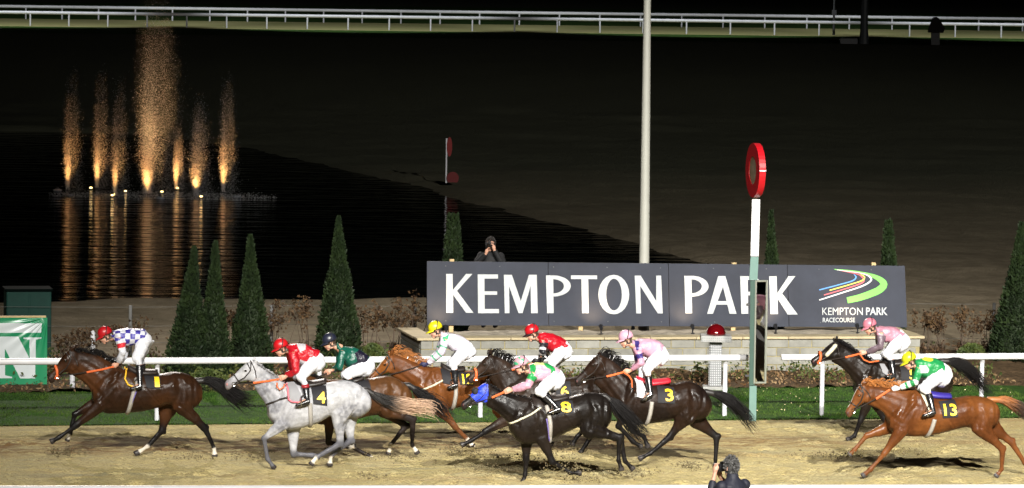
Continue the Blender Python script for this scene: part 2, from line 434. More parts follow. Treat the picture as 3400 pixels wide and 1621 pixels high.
# grass blades
N = 90000
gx = RNG.uniform(-10.6, 10.6, N); gy = RNG.uniform(V_edge-0.10, V_bed+0.15, N)
keep = vnoise(gx*3, gy*3, 21) > 0.12; gx, gy = gx[keep], gy[keep]; N = len(gx)
h = RNG.uniform(0.012, 0.04, N); an = RNG.uniform(0, 2*PI, N); w = RNG.uniform(0.004, 0.010, N); le = RNG.uniform(-0.03, 0.03, (N, 2))
V = np.empty((N, 3, 3)); cxx, sxx = np.cos(an)*w, np.sin(an)*w
V[:, 0] = np.stack([gx-cxx, gy-sxx, np.full(N, 0.02)], 1); V[:, 1] = np.stack([gx+cxx, gy+sxx, np.full(N, 0.02)], 1); V[:, 2] = np.stack([gx+le[:, 0], gy+le[:, 1], 0.035+h], 1)
o = obj('grass_blades', fast_mesh('grass_blades', V.reshape(-1, 3), np.arange(N*3).reshape(-1, 3)), None, M_blade); o.location = TO; o.rotation_euler = (0, 0, TH); tag(o, 'short mown grass between the sand track and the flower bed', 'grass', kind='stuff')
# litter of fallen leaves, chippings and low bedding plants in the flower bed
def leaf_field(name, N, xs, ys, zs, size, m, label, cat, seed, thr=0.0):
    r = np.random.default_rng(seed)
    x = r.uniform(xs[0], xs[1], N); y = r.uniform(ys[0], ys[1], N)
    if thr: k = vnoise(x*1.1, y*1.4, seed) > thr; x, y = x[k], y[k]; N = len(x)
    z = 0.03 + r.uniform(zs[0], zs[1], N); s_ = r.uniform(size[0], size[1], N)
    d1 = r.normal(size=(N, 3)); d1 /= np.linalg.norm(d1, axis=1)[:, None]; d2 = r.normal(size=(N, 3)); d2 -= d1*(d1*d2).sum(1)[:, None]; d2 /= np.linalg.norm(d2, axis=1)[:, None]
    c = np.stack([x, y, z], 1)
    V = np.stack([c-d1*s_[:, None], c+d2*s_[:, None]*0.5, c+d1*s_[:, None], c-d2*s_[:, None]*0.5], 1)
    o = obj(name, fast_mesh(name, V.reshape(-1, 3), np.arange(N*4).reshape(-1, 4)), None, m); o.location = TO; o.rotation_euler = (0, 0, TH)
    return tag(o, label, cat, kind='stuff')
M_litter = mat('leaf_litter', (0.11, 0.05, 0.018), 0.8, col2=(0.25, 0.17, 0.09), vscale=2.3, spec=0.2)
M_bedleaf = mat('bedding_leaf', (0.028, 0.05, 0.012), 0.6, col2=(0.075, 0.085, 0.02), vscale=1.7, spec=0.3)
leaf_field('leaf_litter', 9000, (-11, 11), (V_bed-0.05, V_bank+0.5), (0.04, 0.12), (0.02, 0.05), M_litter, 'brown fallen leaves and chippings on the flower bed', 'leaf litter', 31)
leaf_field('bedding_plants', 15000, (-11, 11), (V_bed+0.25, V_bank+0.4), (0.05, 0.30), (0.025, 0.06), M_bedleaf, 'low green bedding plants along the flower bed', 'plants', 32, 0.52)
leaf_field('stray_leaves', 260, (0, 10.6), (V_edge+0.1, V_bed), (0.03, 0.06), (0.012, 0.022), mat('dry_leaf', (0.5, 0.42, 0.24), 0.8), 'pale dry leaves scattered over the mown grass', 'leaves', 33)

# --- back straight: a second strip of sand with two white rails
B0, B1 = G(0, 62), G(3400, 104); BTH = math.atan2(B1.y-B0.y, B1.x-B0.x)
BO = G(1700, 108); BU = Vector((math.cos(BTH), math.sin(BTH), 0)); BV = Vector((-math.sin(BTH), math.cos(BTH), 0))
def BL(px, py, z=0):
    q = G(px, py, z)-BO; return (q.dot(BU), q.dot(BV))
far_v = BL(1700, 86)[1]
M_farsand = mat('back_sand', (0.40, 0.36, 0.17), 0.9, spec=0.1, col2=(0.30, 0.30, 0.12), vscale=0.25, vary=0.1)
M_fargrass = mat('back_grass', (0.03, 0.065, 0.012), 0.9, spec=0.1, vary=0.4, vscale=0.6)
def bsheet(name, y0, y1, z, m):
    o = obj(name, grid_mesh(name, axis([(-160, 160, 40)]), np.linspace(y0, y1, 4), lambda X, Y: X*0+z), None, m); o.location = BO; o.rotation_euler = (0, 0, BTH); return tag(o, kind='structure')
bsheet('back_straight', -2.0, far_v+1.0, 0.06, M_farsand)
bsheet('back_verge', -22.0, -2.0, 0.05, M_fargrass)
bsheet('back_field', far_v+1.0, far_v+60, 0.05, M_fargrass)

# ================================================================== RAILS
def rail_profile(r, z):   # rounded rail, seen along its run
    return [(math.cos(2*PI*k/12)*r*0.8, z + math.sin(2*PI*k/12)*r) for k in range(12)]
def make_rail(name, origin, th, a0, a1, posts, ztop, r, label, group, post_r=0.042, dy=0.10, post_top=None, m=M_white, mp_=M_whitepost, zb=0.0):
    t = thing(name, origin, label, 'rail', group, th)
    mb = MB(); L = 60
    rings = []
    for a in np.linspace(a0, a1, L): rings.append([(a, y, z) for (y, z) in rail_profile(r, ztop-r)])
    v = [p for q in rings for p in q]; f = []
    for i in range(L-1):
        for k in range(12):
            j = (k+1) % 12; f.append((i*12+k, (i+1)*12+k, (i+1)*12+j, i*12+j))
    f.append(tuple(range(12))); f.append(tuple((L-1)*12+k for k in range(11, -1, -1)))
    mb.add(v, f); mb.build('rail_bar', m, t, True)
    pm = MB(); pt = (post_top or ztop-2*r-0.02)
    pm.tube([(0, dy, zb), (0, dy, pt-0.05), (0, dy*0.7, pt), (0, 0, ztop-r)], [post_r, post_r, post_r, post_r*0.8], 10)
    pme = pm.mesh('post')
    for i, a in enumerate(posts):
        o = obj('post', pme, t, mp_ if i == 0 else None); o.location.x = a
    jm = MB(); jm.tube([(-0.05, 0, 0), (0.05, 0, 0)], r*1.03, 12); jm = jm.mesh('joint_sleeve'); jm.materials.append(mp_)
    for i, a in enumerate(posts):
        if i % 2 == 0 and a0 < a+0.9 < a1: o = obj('joint_sleeve', jm, t); o.location = (a+0.9, 0, ztop-r)
    return t
def railposts(fr_fn, xs, y): return [fr_fn(x, y)[0] for x in xs]
# far rail of the home straight: two lengths with a gap at the winning post
RL = lambda x: TL(x, 1195, 1.09)
rv = TL(1700, 1184, 1.15)
R_off = RL(1250)[1]
RO = TO + TV*R_off
a_of = lambda x: RL(x)[0]
make_rail('running_rail', RO, TH, a_of(-700), a_of(2500), [a_of(x) for x in (-560, -22, 520, 1062, 1604, 2143, 2428)], 1.15, 0.058, 'long white running rail with rounded bar left of the winning post', 'white rails of the home straight')
make_rail('running_rail', RO, TH, a_of(2613), a_of(4200), [a_of(x) for x in (2757, 3299, 3841)], 1.15, 0.058, 'short white running rail starting right of the winning post behind the chestnut horse', 'white rails of the home straight')
# near rail, along the bottom edge of the view
nr = TL(1700, 1611, 1.15)
NO = G(1700, 1611, 1.15); NO.z = 0
q0, q1 = G(0, 1614, 1.15), G(3400, 1610, 1.15); NTH = math.atan2(q1.y-q0.y, q1.x-q0.x)
make_rail('running_rail', NO, NTH, -12, 12, np.arange(-11.6, 12, 2.9), 1.15, 0.075, 'nearest white rail running along the bottom of the view in front of the horses', 'white rails of the home straight', dy=-0.1)
# two rails of the back straight
def brail(x0, dx, n_, y, v, label):
    o = BO + BV*v
    pts = [BL(x0 + dx*i, y)[0] for i in range(-3, n_)]
    make_rail('back_rail', o, BTH, -75, 75, pts, 1.12, 0.115, label, 'rails of the back straight', post_r=0.06, dy=0.0)
brail(61, 137.0, 28, 106, 0.0, 'distant white rail nearer to the fountain lake, in front of the pale sand')
brail(33, 130.3, 29, 88, far_v, 'farthest white rail at the top of the view beyond the pale sand')

# ================================================================== WALL AND SIGN
M_block = mat('concrete_block', (0.225, 0.222, 0.195), 0.9, spec=0.2, vary=0.20, vscale=3, bump=0.5, bscale=60, bdist=0.01)
M_block2 = mat('concrete_block_dark', (0.20, 0.197, 0.172), 0.9, spec=0.2, vary=0.2, vscale=5, bump=0.5, bscale=60, bdist=0.01)
M_mortar = mat('mortar', (0.26, 0.22, 0.10), 0.95, vary=0.2, vscale=10)
M_coping = mat('coping', (0.40, 0.33, 0.20), 0.8, vary=0.15, vscale=4, bump=0.3)
def world_noise(m, rnd):
    n_ = m.node_tree; g_ = n_.nodes.new('ShaderNodeNewGeometry')
    for t_ in n_.nodes:
        if t_.type == 'TEX_NOISE': n_.links.new(g_.outputs['Position'], t_.inputs['Vector'])
    b_ = n_.nodes['Principled BSDF']; src = b_.inputs['Base Color'].links[0].from_socket; oi = n_.nodes.new('ShaderNodeObjectInfo'); r_ = n_.nodes.new('ShaderNodeMapRange'); r_.inputs[3].default_value = 1-rnd; r_.inputs[4].default_value = 1+rnd*0.6
    n_.links.new(oi.outputs['Random'], r_.inputs[0]); mm = n_.nodes.new('ShaderNodeMix'); mm.data_type = 'RGBA'; mm.blend_type = 'MULTIPLY'; mm.inputs[0].default_value = 1; n_.links.new(src, mm.inputs[6]); n_.links.new(r_.outputs[0], mm.inputs[7]); n_.links.new(mm.outputs[2], b_.inputs['Base Color'])
for q_ in (M_block, M_block2): world_noise(q_, 0.08)
world_noise(M_coping, 0.14)
WF = Fr(2220, 1243, TH)
wall = thing('planter_wall', WF, 'grey concrete block retaining wall with pale coping below the big sign', 'wall')
wa0, wtop = WF.p(1397, 1129); wa1 = WF.p(3056, 1129)[0]
wh = WF.p(2220, 1128)[1]; CH = wh/4; WD = 2.3
BLN = 0.476
def block_mesh(l, d, h):
    m_ = MB(); m_.box(0.007, l-0.007, 0, d, 0.007, h-0.007, ch=0.007); return m_.mesh('block')
bm_full, bm_half, bm_ret = block_mesh(BLN, 0.1, CH), block_mesh(BLN/2, 0.1, CH), None
for me_ in (bm_full, bm_half): me_.materials.append(M_block)
bmf2 = bm_full.copy(); bmf2.materials.clear(); bmf2.materials.append(M_block2)
for c in range(4):
    a = wa0; first = True; odd = c % 2
    while a < wa1 - 0.1:
        if first and odd: me_, l = bm_half, BLN/2
        else: me_, l = (bmf2 if random.random() < 0.3 else bm_full), BLN
        first = False
        o = obj('block', me_, wall); o.location = (a, random.uniform(-0.004, 0.004), c*CH); 
        if a + l > wa1: o.scale.x = (wa1-a)/l
        a += l
    for k in range(5):   # return wall at the left end
        o = obj('block', bm_full, wall); o.rotation_euler = (0, 0, PI/2); o.location = (wa0+0.1, 0.11+k*BLN*0.95, c*CH); o.scale.x = 0.95
mb = MB(); mb.box(wa0+0.012, wa1-0.012, 0.012, 0.25, 0, wh-0.004); mb.box(wa0+0.012, wa0+0.25, 0.26, WD, 0, wh-0.004); mb.box(wa1-0.25, wa1-0.012, 0.26, WD, 0, wh-0.004)
mb.build('mortar_core', M_mortar, wall)
n_c = 11; cl = (wa1-wa0+0.16)/n_c
mc = MB(); mc.box(0.004, cl-0.004, 0, 0.5, 0, 0.05, ch=0.008); mc = mc.mesh('coping_stone'); mc.materials.append(M_coping)
for k in range(n_c):
    o = obj('coping_stone', mc, wall); o.location = (wa0-0.08+k*cl, -0.05, wh+random.uniform(0, 0.006))
mc2 = MB(); mc2.box(0.0, 0.4, 0, 0.6, 0, 0.05, ch=0.008); mc2 = mc2.mesh('coping_stone'); mc2.materials.append(M_coping)
for k in range(3):
    for a in (wa0-0.08, wa1-0.32):
        o = obj('coping_stone', mc2, wall); o.location = (a, 0.455+k*0.604, wh)
M_fill = mat('planter_fill', (0.30, 0.26, 0.20), 0.95, vary=0.3, vscale=5, bump=0.9, bscale=12)
o = obj('planter_fill', grid_mesh('planter_fill', np.linspace(wa0+0.33, wa1-0.33, 120), np.linspace(0.44, WD, 24), lambda X, Y: wh-0.02+(vnoise(X*5, Y*5, 40)-0.5)*0.06), wall, M_fill, True)

SF = Fr(2217, 1210, TH)
M_sign = mat('sign_face', (0.026, 0.030, 0.044), 0.55, spec=0.3, vary=0.22, vscale=1.0, bump=0.1, bscale=70, bdist=0.004)
M_letter = mat('sign_letter', (0.42, 0.44, 0.445), 0.5, vary=0.04, vscale=2)
sign = thing('racecourse_sign', SF, 'wide charcoal sign reading KEMPTON PARK in white capitals on timber posts', 'sign')
tl, bl_, tr, br = SF.p(1417, 868), SF.p(1417, 1080), SF.p(3005, 883), SF.p(3013, 1087)
NP = 4
for k in range(NP):
    s0, s1 = k/NP, (k+1)/NP; lerp = lambda a, b_, t: (a[0]+(b_[0]-a[0])*t, a[1]+(b_[1]-a[1])*t)
    e = 0.005
    p = [lerp(bl_, br, s0+e/9), lerp(bl_, br, s1-e/9), lerp(tl, tr, s1-e/9), lerp(tl, tr, s0+e/9)]
    m_ = MB(); m_.prism(p, 0.002*random.random(), 0.045); m_.build('panel', M_sign, sign)
bm_ = MB(); bm_.tube([(0, -0.004, 0), (0, 0.003, 0)], 0.013, 8); bm_ = bm_.mesh('bolt'); bm_.materials.append(mat('bolt_head', (0.07, 0.075, 0.08), 0.4))
for k in range(9):
    for zz_ in (0.07, 0.93):
        s0 = (k+0.35)/9; p0_, p1_ = lerp(bl_, br, s0), lerp(tl, tr, s0); q_ = lerp(p0_, p1_, zz_); o = obj('bolt', bm_, sign); o.location = (q_[0], 0, q_[1])
for px in (1500, 1930, 2437, 2900):
    a = SF.p(px, 1080)[0]; m_ = MB(); m_.box(a-0.045, a+0.045, 0.05, 0.14, wh-0.08, tl[1]+(0.035 if px == 1500 else -0.04), ch=0.006); m_.build('support_post', M_wood, sign)
z4, z5 = zc(1400, 650, 2.4556), zc(2200, 850, 2.0467)
def arc(c, rx, ry, a0, a1, n_=14): return [(c[0]+rx*math.cos(math.radians(a0+(a1-a0)*i/n_)), c[1]+ry*math.sin(math.radians(a0+(a1-a0)*i/n_))) for i in range(n_+1)]
def ring_strip(mb, cv, co, ro, ci, ri, a0, a1, fr, n_=24, y0=-0.006):
    for i in range(n_):
        t0, t1 = a0+(a1-a0)*i/n_, a0+(a1-a0)*(i+1)/n_
        q = [arc(co, *ro, t0, t0, 1)[0], arc(co, *ro, t1, t1, 1)[0], arc(ci, *ri, t1, t1, 1)[0], arc(ci, *ri, t0, t0, 1)[0]]
        mb.prism([fr.p(*cv(*w_)) for w_ in q], y0, 0.004)
def letter(polys, cv, rings=()):
    m_ = MB()
    for i, p in enumerate(polys): m_.prism([SF.p(*cv(*w_)) for w_ in p], -0.006-0.0004*i, 0.004)
    for r_ in rings: ring_strip(m_, cv, *r_, SF)
    return m_.build('letter', M_letter, sign)
letter([[(200,638),(252,638),(254,770),(362,638),(413,638),(288,776),(422,955),(362,955),(257,808),(257,955),(200,955)]], z4)
letter([[(457,642),(622,642),(622,676),(512,676),(512,780),(615,780),(615,808),(513,808),(514,924),(630,924),(630,958),(460,958)]], z4)
letter([[(670,645),(735,645),(808,860),(875,645),(938,645),(946,958),(892,958),(888,735),(822,958),(790,958),(712,735),(716,958),(678,958)]], z4)
letter([[(1013,650),(1072,650),(1076,958),(1022,958)]], z4, [((1072,736),(143,86),(1072,739),(88,58),-90,90)])
letter([[(1217,650),(1430,650),(1430,680),(1358,680),(1362,958),(1307,958),(1302,680),(1217,680)]], z4)
letter([], z4, [((1566,806),(126,161),(1568,806),(64,130),0,360)])
letter([[(1737,652),(1785,652),(1913,860),(1912,652),(1952,652),(1965,960),(1925,960),(1782,735),(1788,960),(1750,960)]], z4)
letter([[(147,135),(196,135),(200,390),(155,390)]], z5, [((196,206),(116,71),(196,207),(70,47),-90,90)])
letter([[(378,137),(412,137),(412,205),(342,393),(303,393)],[(393,137),(426,137),(502,393),(455,393)],[(360,307),(436,307),(444,331),(352,331)]], z5)
letter([[(527,138),(578,138),(582,393),(535,393)],[(596,262),(645,255),(708,394),(655,394)]], z5, [((578,203),(100,65),(578,203),(54,41),-90,90)])
letter([[(723,138),(775,138),(778,255),(855,138),(902,138),(812,255),(918,398),(850,398),(781,290),(783,395),(733,395)]], z5)
def ribbon(pts, col, name='logo_stripe', y=-0.005):
    q = [np.array(p, float) for p in pts]; o = []
    for i in range(len(q)-1):
        p0, p1, p2, p3 = q[max(i-1,0)], q[i], q[i+1], q[min(i+2,len(q)-1)]
        for k in range(5):
            t = k/5; o.append(0.5*((2*p1)+(-p0+p2)*t+(2*p0-5*p1+4*p2-p3)*t*t+(-p0+3*p1-3*p2+p3)*t**3))
    o.append(q[-1]); m_ = MB(); A = []; B = []
    for i, p in enumerate(o):
        d = o[min(i+1,len(o)-1)][:2]-o[max(i-1,0)][:2]; d = d/np.linalg.norm(d); nn = np.array([-d[1], d[0]])*p[2]/2
        A.append(p[:2]+nn); B.append(p[:2]-nn)
    for i in range(len(o)-1): m_.prism([SF.p(*z5(*w_)) for w_ in (A[i], A[i+1], B[i+1], B[i])], y, 0.004)
    return m_.build(name, mat(name, col, 0.5), sign)
ribbon([(1168,91,5),(1290,103,9),(1390,124,18),(1465,152,32),(1503,190,46),(1476,228,48),(1412,258,46),(1335,284,44),(1255,302,40)], (0.16,0.60,0.09))
ribbon([(1185,95,3),(1320,113,4),(1388,130,7),(1418,156,10),(1400,182,10),(1340,211,9),(1230,247,8),(1065,300,7)], (0.75,0.76,0.76), y=-0.0055)
ribbon([(1345,125,3),(1372,143,8),(1357,166,8),(1285,191,7),(1135,234,7)], (0.75,0.65,0.10), y=-0.006)
ribbon([(1200,98,3),(1320,123,5),(1352,140,7),(1368,172,8),(1325,196,8),(1240,224,7),(1097,266,7)], (0.62,0.12,0.14), y=-0.0052)
ribbon([(1300,125,3),(1314,144,8),(1292,168,8),(1205,194,7),(1065,231,7)], (0.10,0.30,0.72), y=-0.0058)
def text_geo(s_, bold=0.0):
    cu = bpy.data.curves.new('text', 'FONT'); cu.body = s_; cu.offset = bold; cu.resolution_u = 3
    o = bpy.data.objects.new('text', cu); C.objects.link(o); dg = bpy.context.evaluated_depsgraph_get(); dg.update()
    me = bpy.data.meshes.new_from_object(o.evaluated_get(dg)); V = coords(me)[:, :2].copy(); F = [tuple(p.vertices) for p in me.polygons]
    bpy.data.objects.remove(o); bpy.data.curves.remove(cu); bpy.data.meshes.remove(me)
    mn, mx_ = V.min(0), V.max(0); V = (V-mn)/(mx_-mn); V[:, 1] = 1-V[:, 1]
    return V, F
def sign_text(s_, x0, x1, y0, y1, bold, name):
    V, F = text_geo(s_, bold); m_ = MB()
    P = [SF.p(*z5(x0+(x1-x0)*v[0], y0+(y1-y0)*v[1])) for v in V]
    m_.add([(p[0], -0.004, p[1]) for p in P], F); return m_.build(name, M_letter, sign)
sign_text('KEMPTON', 1085, 1360, 351, 402, 0.0, 'small_lettering'); sign_text('PARK', 1382, 1528, 350, 402, 0.02, 'small_lettering'); sign_text('RACECOURSE', 1088, 1307, 420, 451, 0.01, 'small_lettering')
# little uplights on the coping in front of the sign
for i, (px, hgt) in enumerate([(1520, .10), (2042, .10), (2350, .10), (2630, .10), (2905, .10)]):
    a = WF.p(px, 1110)[0]; where = ['under the K at the left end', 'under the letter O', 'beside the red dome lamp', 'right of the mirror post', 'under the small lettering'][i]
    t = thing('sign_uplight', WF.o + WF.u*a + WF.v*1.30 + Vector((0, 0, wh)), 'small black uplight on the coping ' + where, 'uplight', 'uplights in front of the sign', TH)
    m_ = MB(); m_.tube([(0,0,-0.01),(0,0,hgt)], 0.015, 8); m_.lathe([(0.04, 0), (0.04, 0.012)], (0,0,-0.005), 10); m_.build('stalk', M_black, t)
    m_ = MB(); m_.tube([(0,-0.03,hgt-0.01),(0,0.03,hgt+0.03),(0,0.06,hgt+0.05)], [0.028,0.04,0.045], 10); m_.build('lamp_head', M_black, t)
    L_ = spot('uplight_beam', t.location + WF.v*0.08 + Vector((0,0,hgt+0.06)), t.location + WF.v*0.50 + Vector((0,0,hgt+0.34)), 30.0, 42, 1.0, (1.0, 0.72, 0.45), 0.03)

# ================================================================== FLAGPOLE, WINNING POST, DOME LAMP
PF = Fr(2137, 1180, 0.0)
pb = PF.p(2139, 870); pt_ = PF.p(2150, -60)
t = thing('flagpole', PF, 'tall white tapered pole rising behind the sign', 'pole')
m_ = MB(); m_.tube([(0, 0, 0), (pb[0], 0, pb[1]), (pt_[0], 0, pt_[1]), (pt_[0]+0.02, 0, pt_[1]+3)], [0.115, 0.104, 0.072, 0.05], 16); m_.build('shaft', mat('pole_paint', (0.34, 0.34, 0.30), 0.5, vary=0.05, vscale=2), t, True)
m_ = MB(); m_.lathe([(0.2, 0), (0.2, 0.03), (0.13, 0.05), (0.13, 0.25)], (0, 0, 0), 16); m_.build('base_collar', M_dark, t)

M_teal = mat('teal_paint', (0.10, 0.185, 0.16), 0.5, vary=0.08, vscale=5)
M_teal_d = mat('dark_teal_paint', (0.018, 0.055, 0.04), 0.5, vary=0.1, vscale=5)
M_red = mat('red_paint', (0.40, 0.006, 0.012), 0.35)
M_steel = mat('steel_frame', (0.42, 0.44, 0.38), 0.35, metal=0.7)
M_mirror = mat('mirror', (0.85, 0.87, 0.86), 0.02, metal=1.0)
wp = Fr(2497, 1402, 0.0)
post = thing('winning_post', wp, 'white and teal winning post topped by a thick red disc with a tan centre', 'post')
def seg(px0, py0, px1, py1, w_px, m, name, z0=None):
    q0, q1 = wp.p(px0, py0), wp.p(px1, py1); hw = w_px/190/2
    if z0 is not None: q0 = (q0[0], z0)
    m_ = MB(); v = []
    for (a, z) in (q0, q1): v += [(a-hw, -hw, z), (a+hw, -hw, z), (a+hw, hw, z), (a-hw, hw, z)]
    m_.add(v, [(3,2,1,0),(4,5,6,7),(0,1,5,4),(1,2,6,5),(2,3,7,6),(3,0,4,7)]); o = m_.build(name, m, post); return o
seg(2498, 1404, 2500, 1281, 24, M_teal, 'post_foot', 0.0)
seg(2496, 1279, 2500, 931, 18, M_teal_d, 'post_shaft'); seg(2501, 929, 2505, 852, 27, M_teal, 'post_sleeve'); seg(2505, 850, 2510, 662, 27, mat('post_white', (0.6, 0.6, 0.6), 0.4), 'post_top')
# disc: faces along the track to the left, seen almost edge on
dc = wp.p(2509, 566); DR = 0.485; dth = 0.115
Rz = Matrix.Rotation(math.radians(-78), 3, 'Z')
def disc(r0, r1, y0, y1, m, name, n_=40):
    mb_ = MB(); v = []; f = []
    for (r_, y_) in ((r1, y0), (r0, y0), (r0, y1), (r1, y1)):
        for k in range(n_): an = 2*PI*k/n_; v.append(Rz @ Vector((r_*math.cos(an), y_, r_*math.sin(an))))
    for q in range(4):
        for k in range(n_): j = (k+1) % n_; f.append((q*n_+k, ((q+1)%4)*n_+k, ((q+1)%4)*n_+j, q*n_+j))
    mb_.add(v, f); o = mb_.build(name, m, post); o.location = (dc[0], 0, dc[1]); return o
disc(DR, 0.25, -dth/2, dth/2, M_red, 'red_ring')
disc(0.25, 0.001, -dth/2+0.01, dth/2-0.01, mat('tan_centre', (0.20, 0.145, 0.09), 0.6), 'disc_centre')
m_ = MB(); m_.tube([(wp.p(2509,660)[0],0,wp.p(2509,664)[1]), (dc[0],0,dc[1]-DR+0.01)], 0.045, 10); m_.build('neck', M_steel, post)
m_ = MB(); v0 = Rz @ Vector((DR+0.004, 0, 0)); m_.box(-0.012, 0.012, -dth/2-0.004, dth/2+0.004, -0.01, 0.01); o = m_.build('rim_bolt', M_white, post); o.location = (dc[0]+v0.x, v0.y, dc[1]+0.02); o.rotation_euler = (0,0,math.radians(-78))
# mirror box on the post
ma0, mz1 = wp.p(2506, 930); ma1, mz0 = wp.p(2545, 1274); mw = (ma1-ma0); mcx = (ma0+ma1)/2
mirror_rot = math.radians(17)
def mbx(x0, x1, y0, y1, z0, z1, m, name, par): 
    q = MB(); q.box(x0, x1, y0, y1, z0, z1, ch=0.004); o = q.build(name, m, par); return o
mf = mbx(-mw/2, mw/2, 0.03, 0.06, mz0, mz1, M_dark, 'mirror_box', post); mf.location = (mcx, -0.02, 0); mf.rotation_euler = (0, 0, mirror_rot)
mbx(-mw/2, -mw/2+0.03, -0.01, 0.028, mz0, mz1, M_steel, 'mirror_frame', mf); mbx(mw/2-0.03, mw/2, -0.01, 0.028, mz0, mz1, M_steel, 'mirror_frame', mf)
mbx(-mw/2+0.032, mw/2-0.032, -0.01, 0.028, mz1-0.03, mz1, M_steel, 'mirror_frame', mf); mbx(-mw/2+0.032, mw/2-0.032, -0.01, 0.028, mz0, mz0+0.03, M_steel, 'mirror_frame', mf)
mbx(-mw/2+0.032, mw/2-0.032, 0.014, 0.027, mz0+0.032, mz1-0.032, M_mirror, 'mirror_glass', mf)
for zz in (wp.p(2497, 1012)[1], wp.p(2497, 1248)[1]): mbx(wp.p(2478, 1000)[0], ma0+0.02, -0.02, 0.02, zz-0.02, zz+0.02, M_dark, 'bracket', post)

dl = Fr(2374, 1300, 0.0)
lamp = thing('signal_lamp', dl, 'red glass dome on a studded grey metal pedestal beside the winning post', 'signal lamp')
k_ = 1/178.0
zp0, zp1 = dl.p(2372, 1133)[1], dl.p(2372, 1112)[1]; zb = dl.p(2374, 1281)[1]
m_ = MB(); m_.box(-0.235, 0.235, -0.2, 0.2, 0.0, zb, ch=0.01); m_.build('plinth', mat('plinth', (0.27, 0.27, 0.255), 0.8, vary=0.15, vscale=6), lamp)
M_galv = mat('galvanised', (0.20, 0.205, 0.21), 0.5, metal=0.5, vary=0.1, vscale=12)
m_ = MB(); m_.box(-0.115, 0.115, -0.115, 0.115, zb, zp0, ch=0.008); col_ = m_.build('pedestal', M_galv, lamp)
m_ = MB()
for i in range(6):
    for j in range(int((zp0-zb)/0.045)):
        x = -0.09+i*0.036; z = zb+0.03+j*0.045; m_.box(x-0.009, x+0.009, -0.127, -0.1145, z-0.012, z+0.012)
        m_.box(-0.127, -0.1145, x-0.009, x+0.009, z-0.012, z+0.012)
o = m_.build('stud', mat('stud', (0.5, 0.51, 0.52), 0.35, metal=0.4), col_); o['kind'] = 'stuff'
m_ = MB(); m_.box(-0.29, 0.29, -0.27, 0.27, zp0+0.001, zp1, ch=0.008); plat = m_.build('platform', mat('platform', (0.30, 0.30, 0.29), 0.5, vary=0.1), lamp)
m_ = MB()
for i in range(14):
    for j in range(2): x = -0.26+i*0.04; z = zp0+0.035+j*0.045; m_.box(x-0.008, x+0.008, -0.276, -0.2705, z-0.01, z+0.01)
o = m_.build('stud', M_galv, plat); o['kind'] = 'stuff'
m_ = MB(); m_.lathe([(0.19*math.cos(a), 0.21*math.sin(a)) for a in np.linspace(0, PI/2*0.98, 10)], (0, 0, zp1+0.002), 24)
m_.build('dome', mat('red_glass', (0.085, 0.0015, 0.003), 0.08, coat=1.0), lamp, True)
# ================================================================== BANNER AND CABINET AT THE LEFT
bf = Fr(60, 1292, TH); z7 = zc(0, 900, 2.73)
ban = thing('sponsor_banner', bf, 'green cloth banner with white letter N stretched on a timber frame at the left edge', 'banner')
x0b, x1b = bf.p(-110, 1100)[0], bf.p(157, 1100)[0]; zt, zbm = bf.p(80, 1055)[1], bf.p(80, 1277)[1]
nx_, nz_ = 240, 200; xs_ = np.linspace(x0b, x1b, nx_); zs_ = np.linspace(zbm, zt, nz_)
X, Z = np.meshgrid(xs_, zs_); rx, rz = x1b-X, zt-Z; rr = np.hypot(rx, rz); aa = np.arctan2(rz, rx+1e-6)
Yw = 0.022*np.sin(aa*26)*np.exp(-rr*2.2)*np.clip(rr*6, 0, 1)*smoothstep(0, 0.3, rr) + 0.006*(vnoise(X.ravel()*4, Z.ravel()*4, 50).reshape(X.shape)-0.5)
V = np.stack([X.ravel(), Yw.ravel(), Z.ravel()], 1); i = (np.arange(nx_-1)[None, :]+(np.arange(nz_-1)*nx_)[:, None]).ravel()
me = fast_mesh('cloth', V, np.stack([i, i+1, i+nx_+1, i+nx_], 1)); M_bgreen = mat('banner_green', (0.012, 0.20, 0.085), 0.3, spec=0.6)
M_bwhite = mat('banner_white', (0.52, 0.56, 0.57), 0.3, spec=0.6)
me.materials.append(M_bgreen); me.materials.append(M_bwhite)
shapes = [[bf.p(*z7(*w_)) for w_ in p] for p in ([(-900,470),(380,474),(372,560),(-900,560)], [(-200,595),(165,595),(268,792),(268,622),(212,616),(212,602),(376,602),(376,612),(325,622),(320,975),(183,975),(45,705),(45,945),(110,960),(110,972),(-200,972)])]
def lx(p): return [(q[0], q[1]) for q in p]
# finer print: cut the cloth faces whose middle lies in the print
X2 = me; P = np.array([p.center[:] for p in me.polygons]); k = np.zeros(len(P), bool)
for s_ in shapes: k |= in_poly(P[:, 0], P[:, 2], s_)
me.polygons.foreach_set('material_index', k.astype(np.int32)); me.polygons.foreach_set('use_smooth', np.ones(len(P), bool))
obj('cloth', me, ban)
m_ = MB(); m_.box(x0b, x1b-0.02, 0.04, 0.09, zt-0.01, zt+0.03); m_.build('frame_bar', M_wood, ban)
m_ = MB(); m_.box(x0b, x1b-0.03, 0.03, 0.09, zbm-0.05, zbm-0.002); m_.build('frame_bar', M_wood, ban)
m_ = MB(); m_.box(x1b-0.08, x1b-0.03, 0.04, 0.088, zbm, zt-0.012); m_.build('frame_bar', M_wood, ban)
for px in (113, -70):
    a = bf.p(px, 1290)[0]; m_ = MB(); m_.box(a-0.045, a+0.045, 0.04, 0.12, 0, zbm-0.052, ch=0.008); m_.build('leg', M_wood, ban)
cf = Fr(96, 1195, TH)
cab = thing('utility_cabinet', cf, 'dark green steel cabinet standing behind the green banner', 'cabinet')
M_cab = mat('cabinet_green', (0.0025, 0.027, 0.020), 0.6, spec=0.2, vary=0.15, vscale=3, bump=0.1)
ca0, cz1 = cf.p(22, 968); ca1 = cf.p(171, 968)[0]
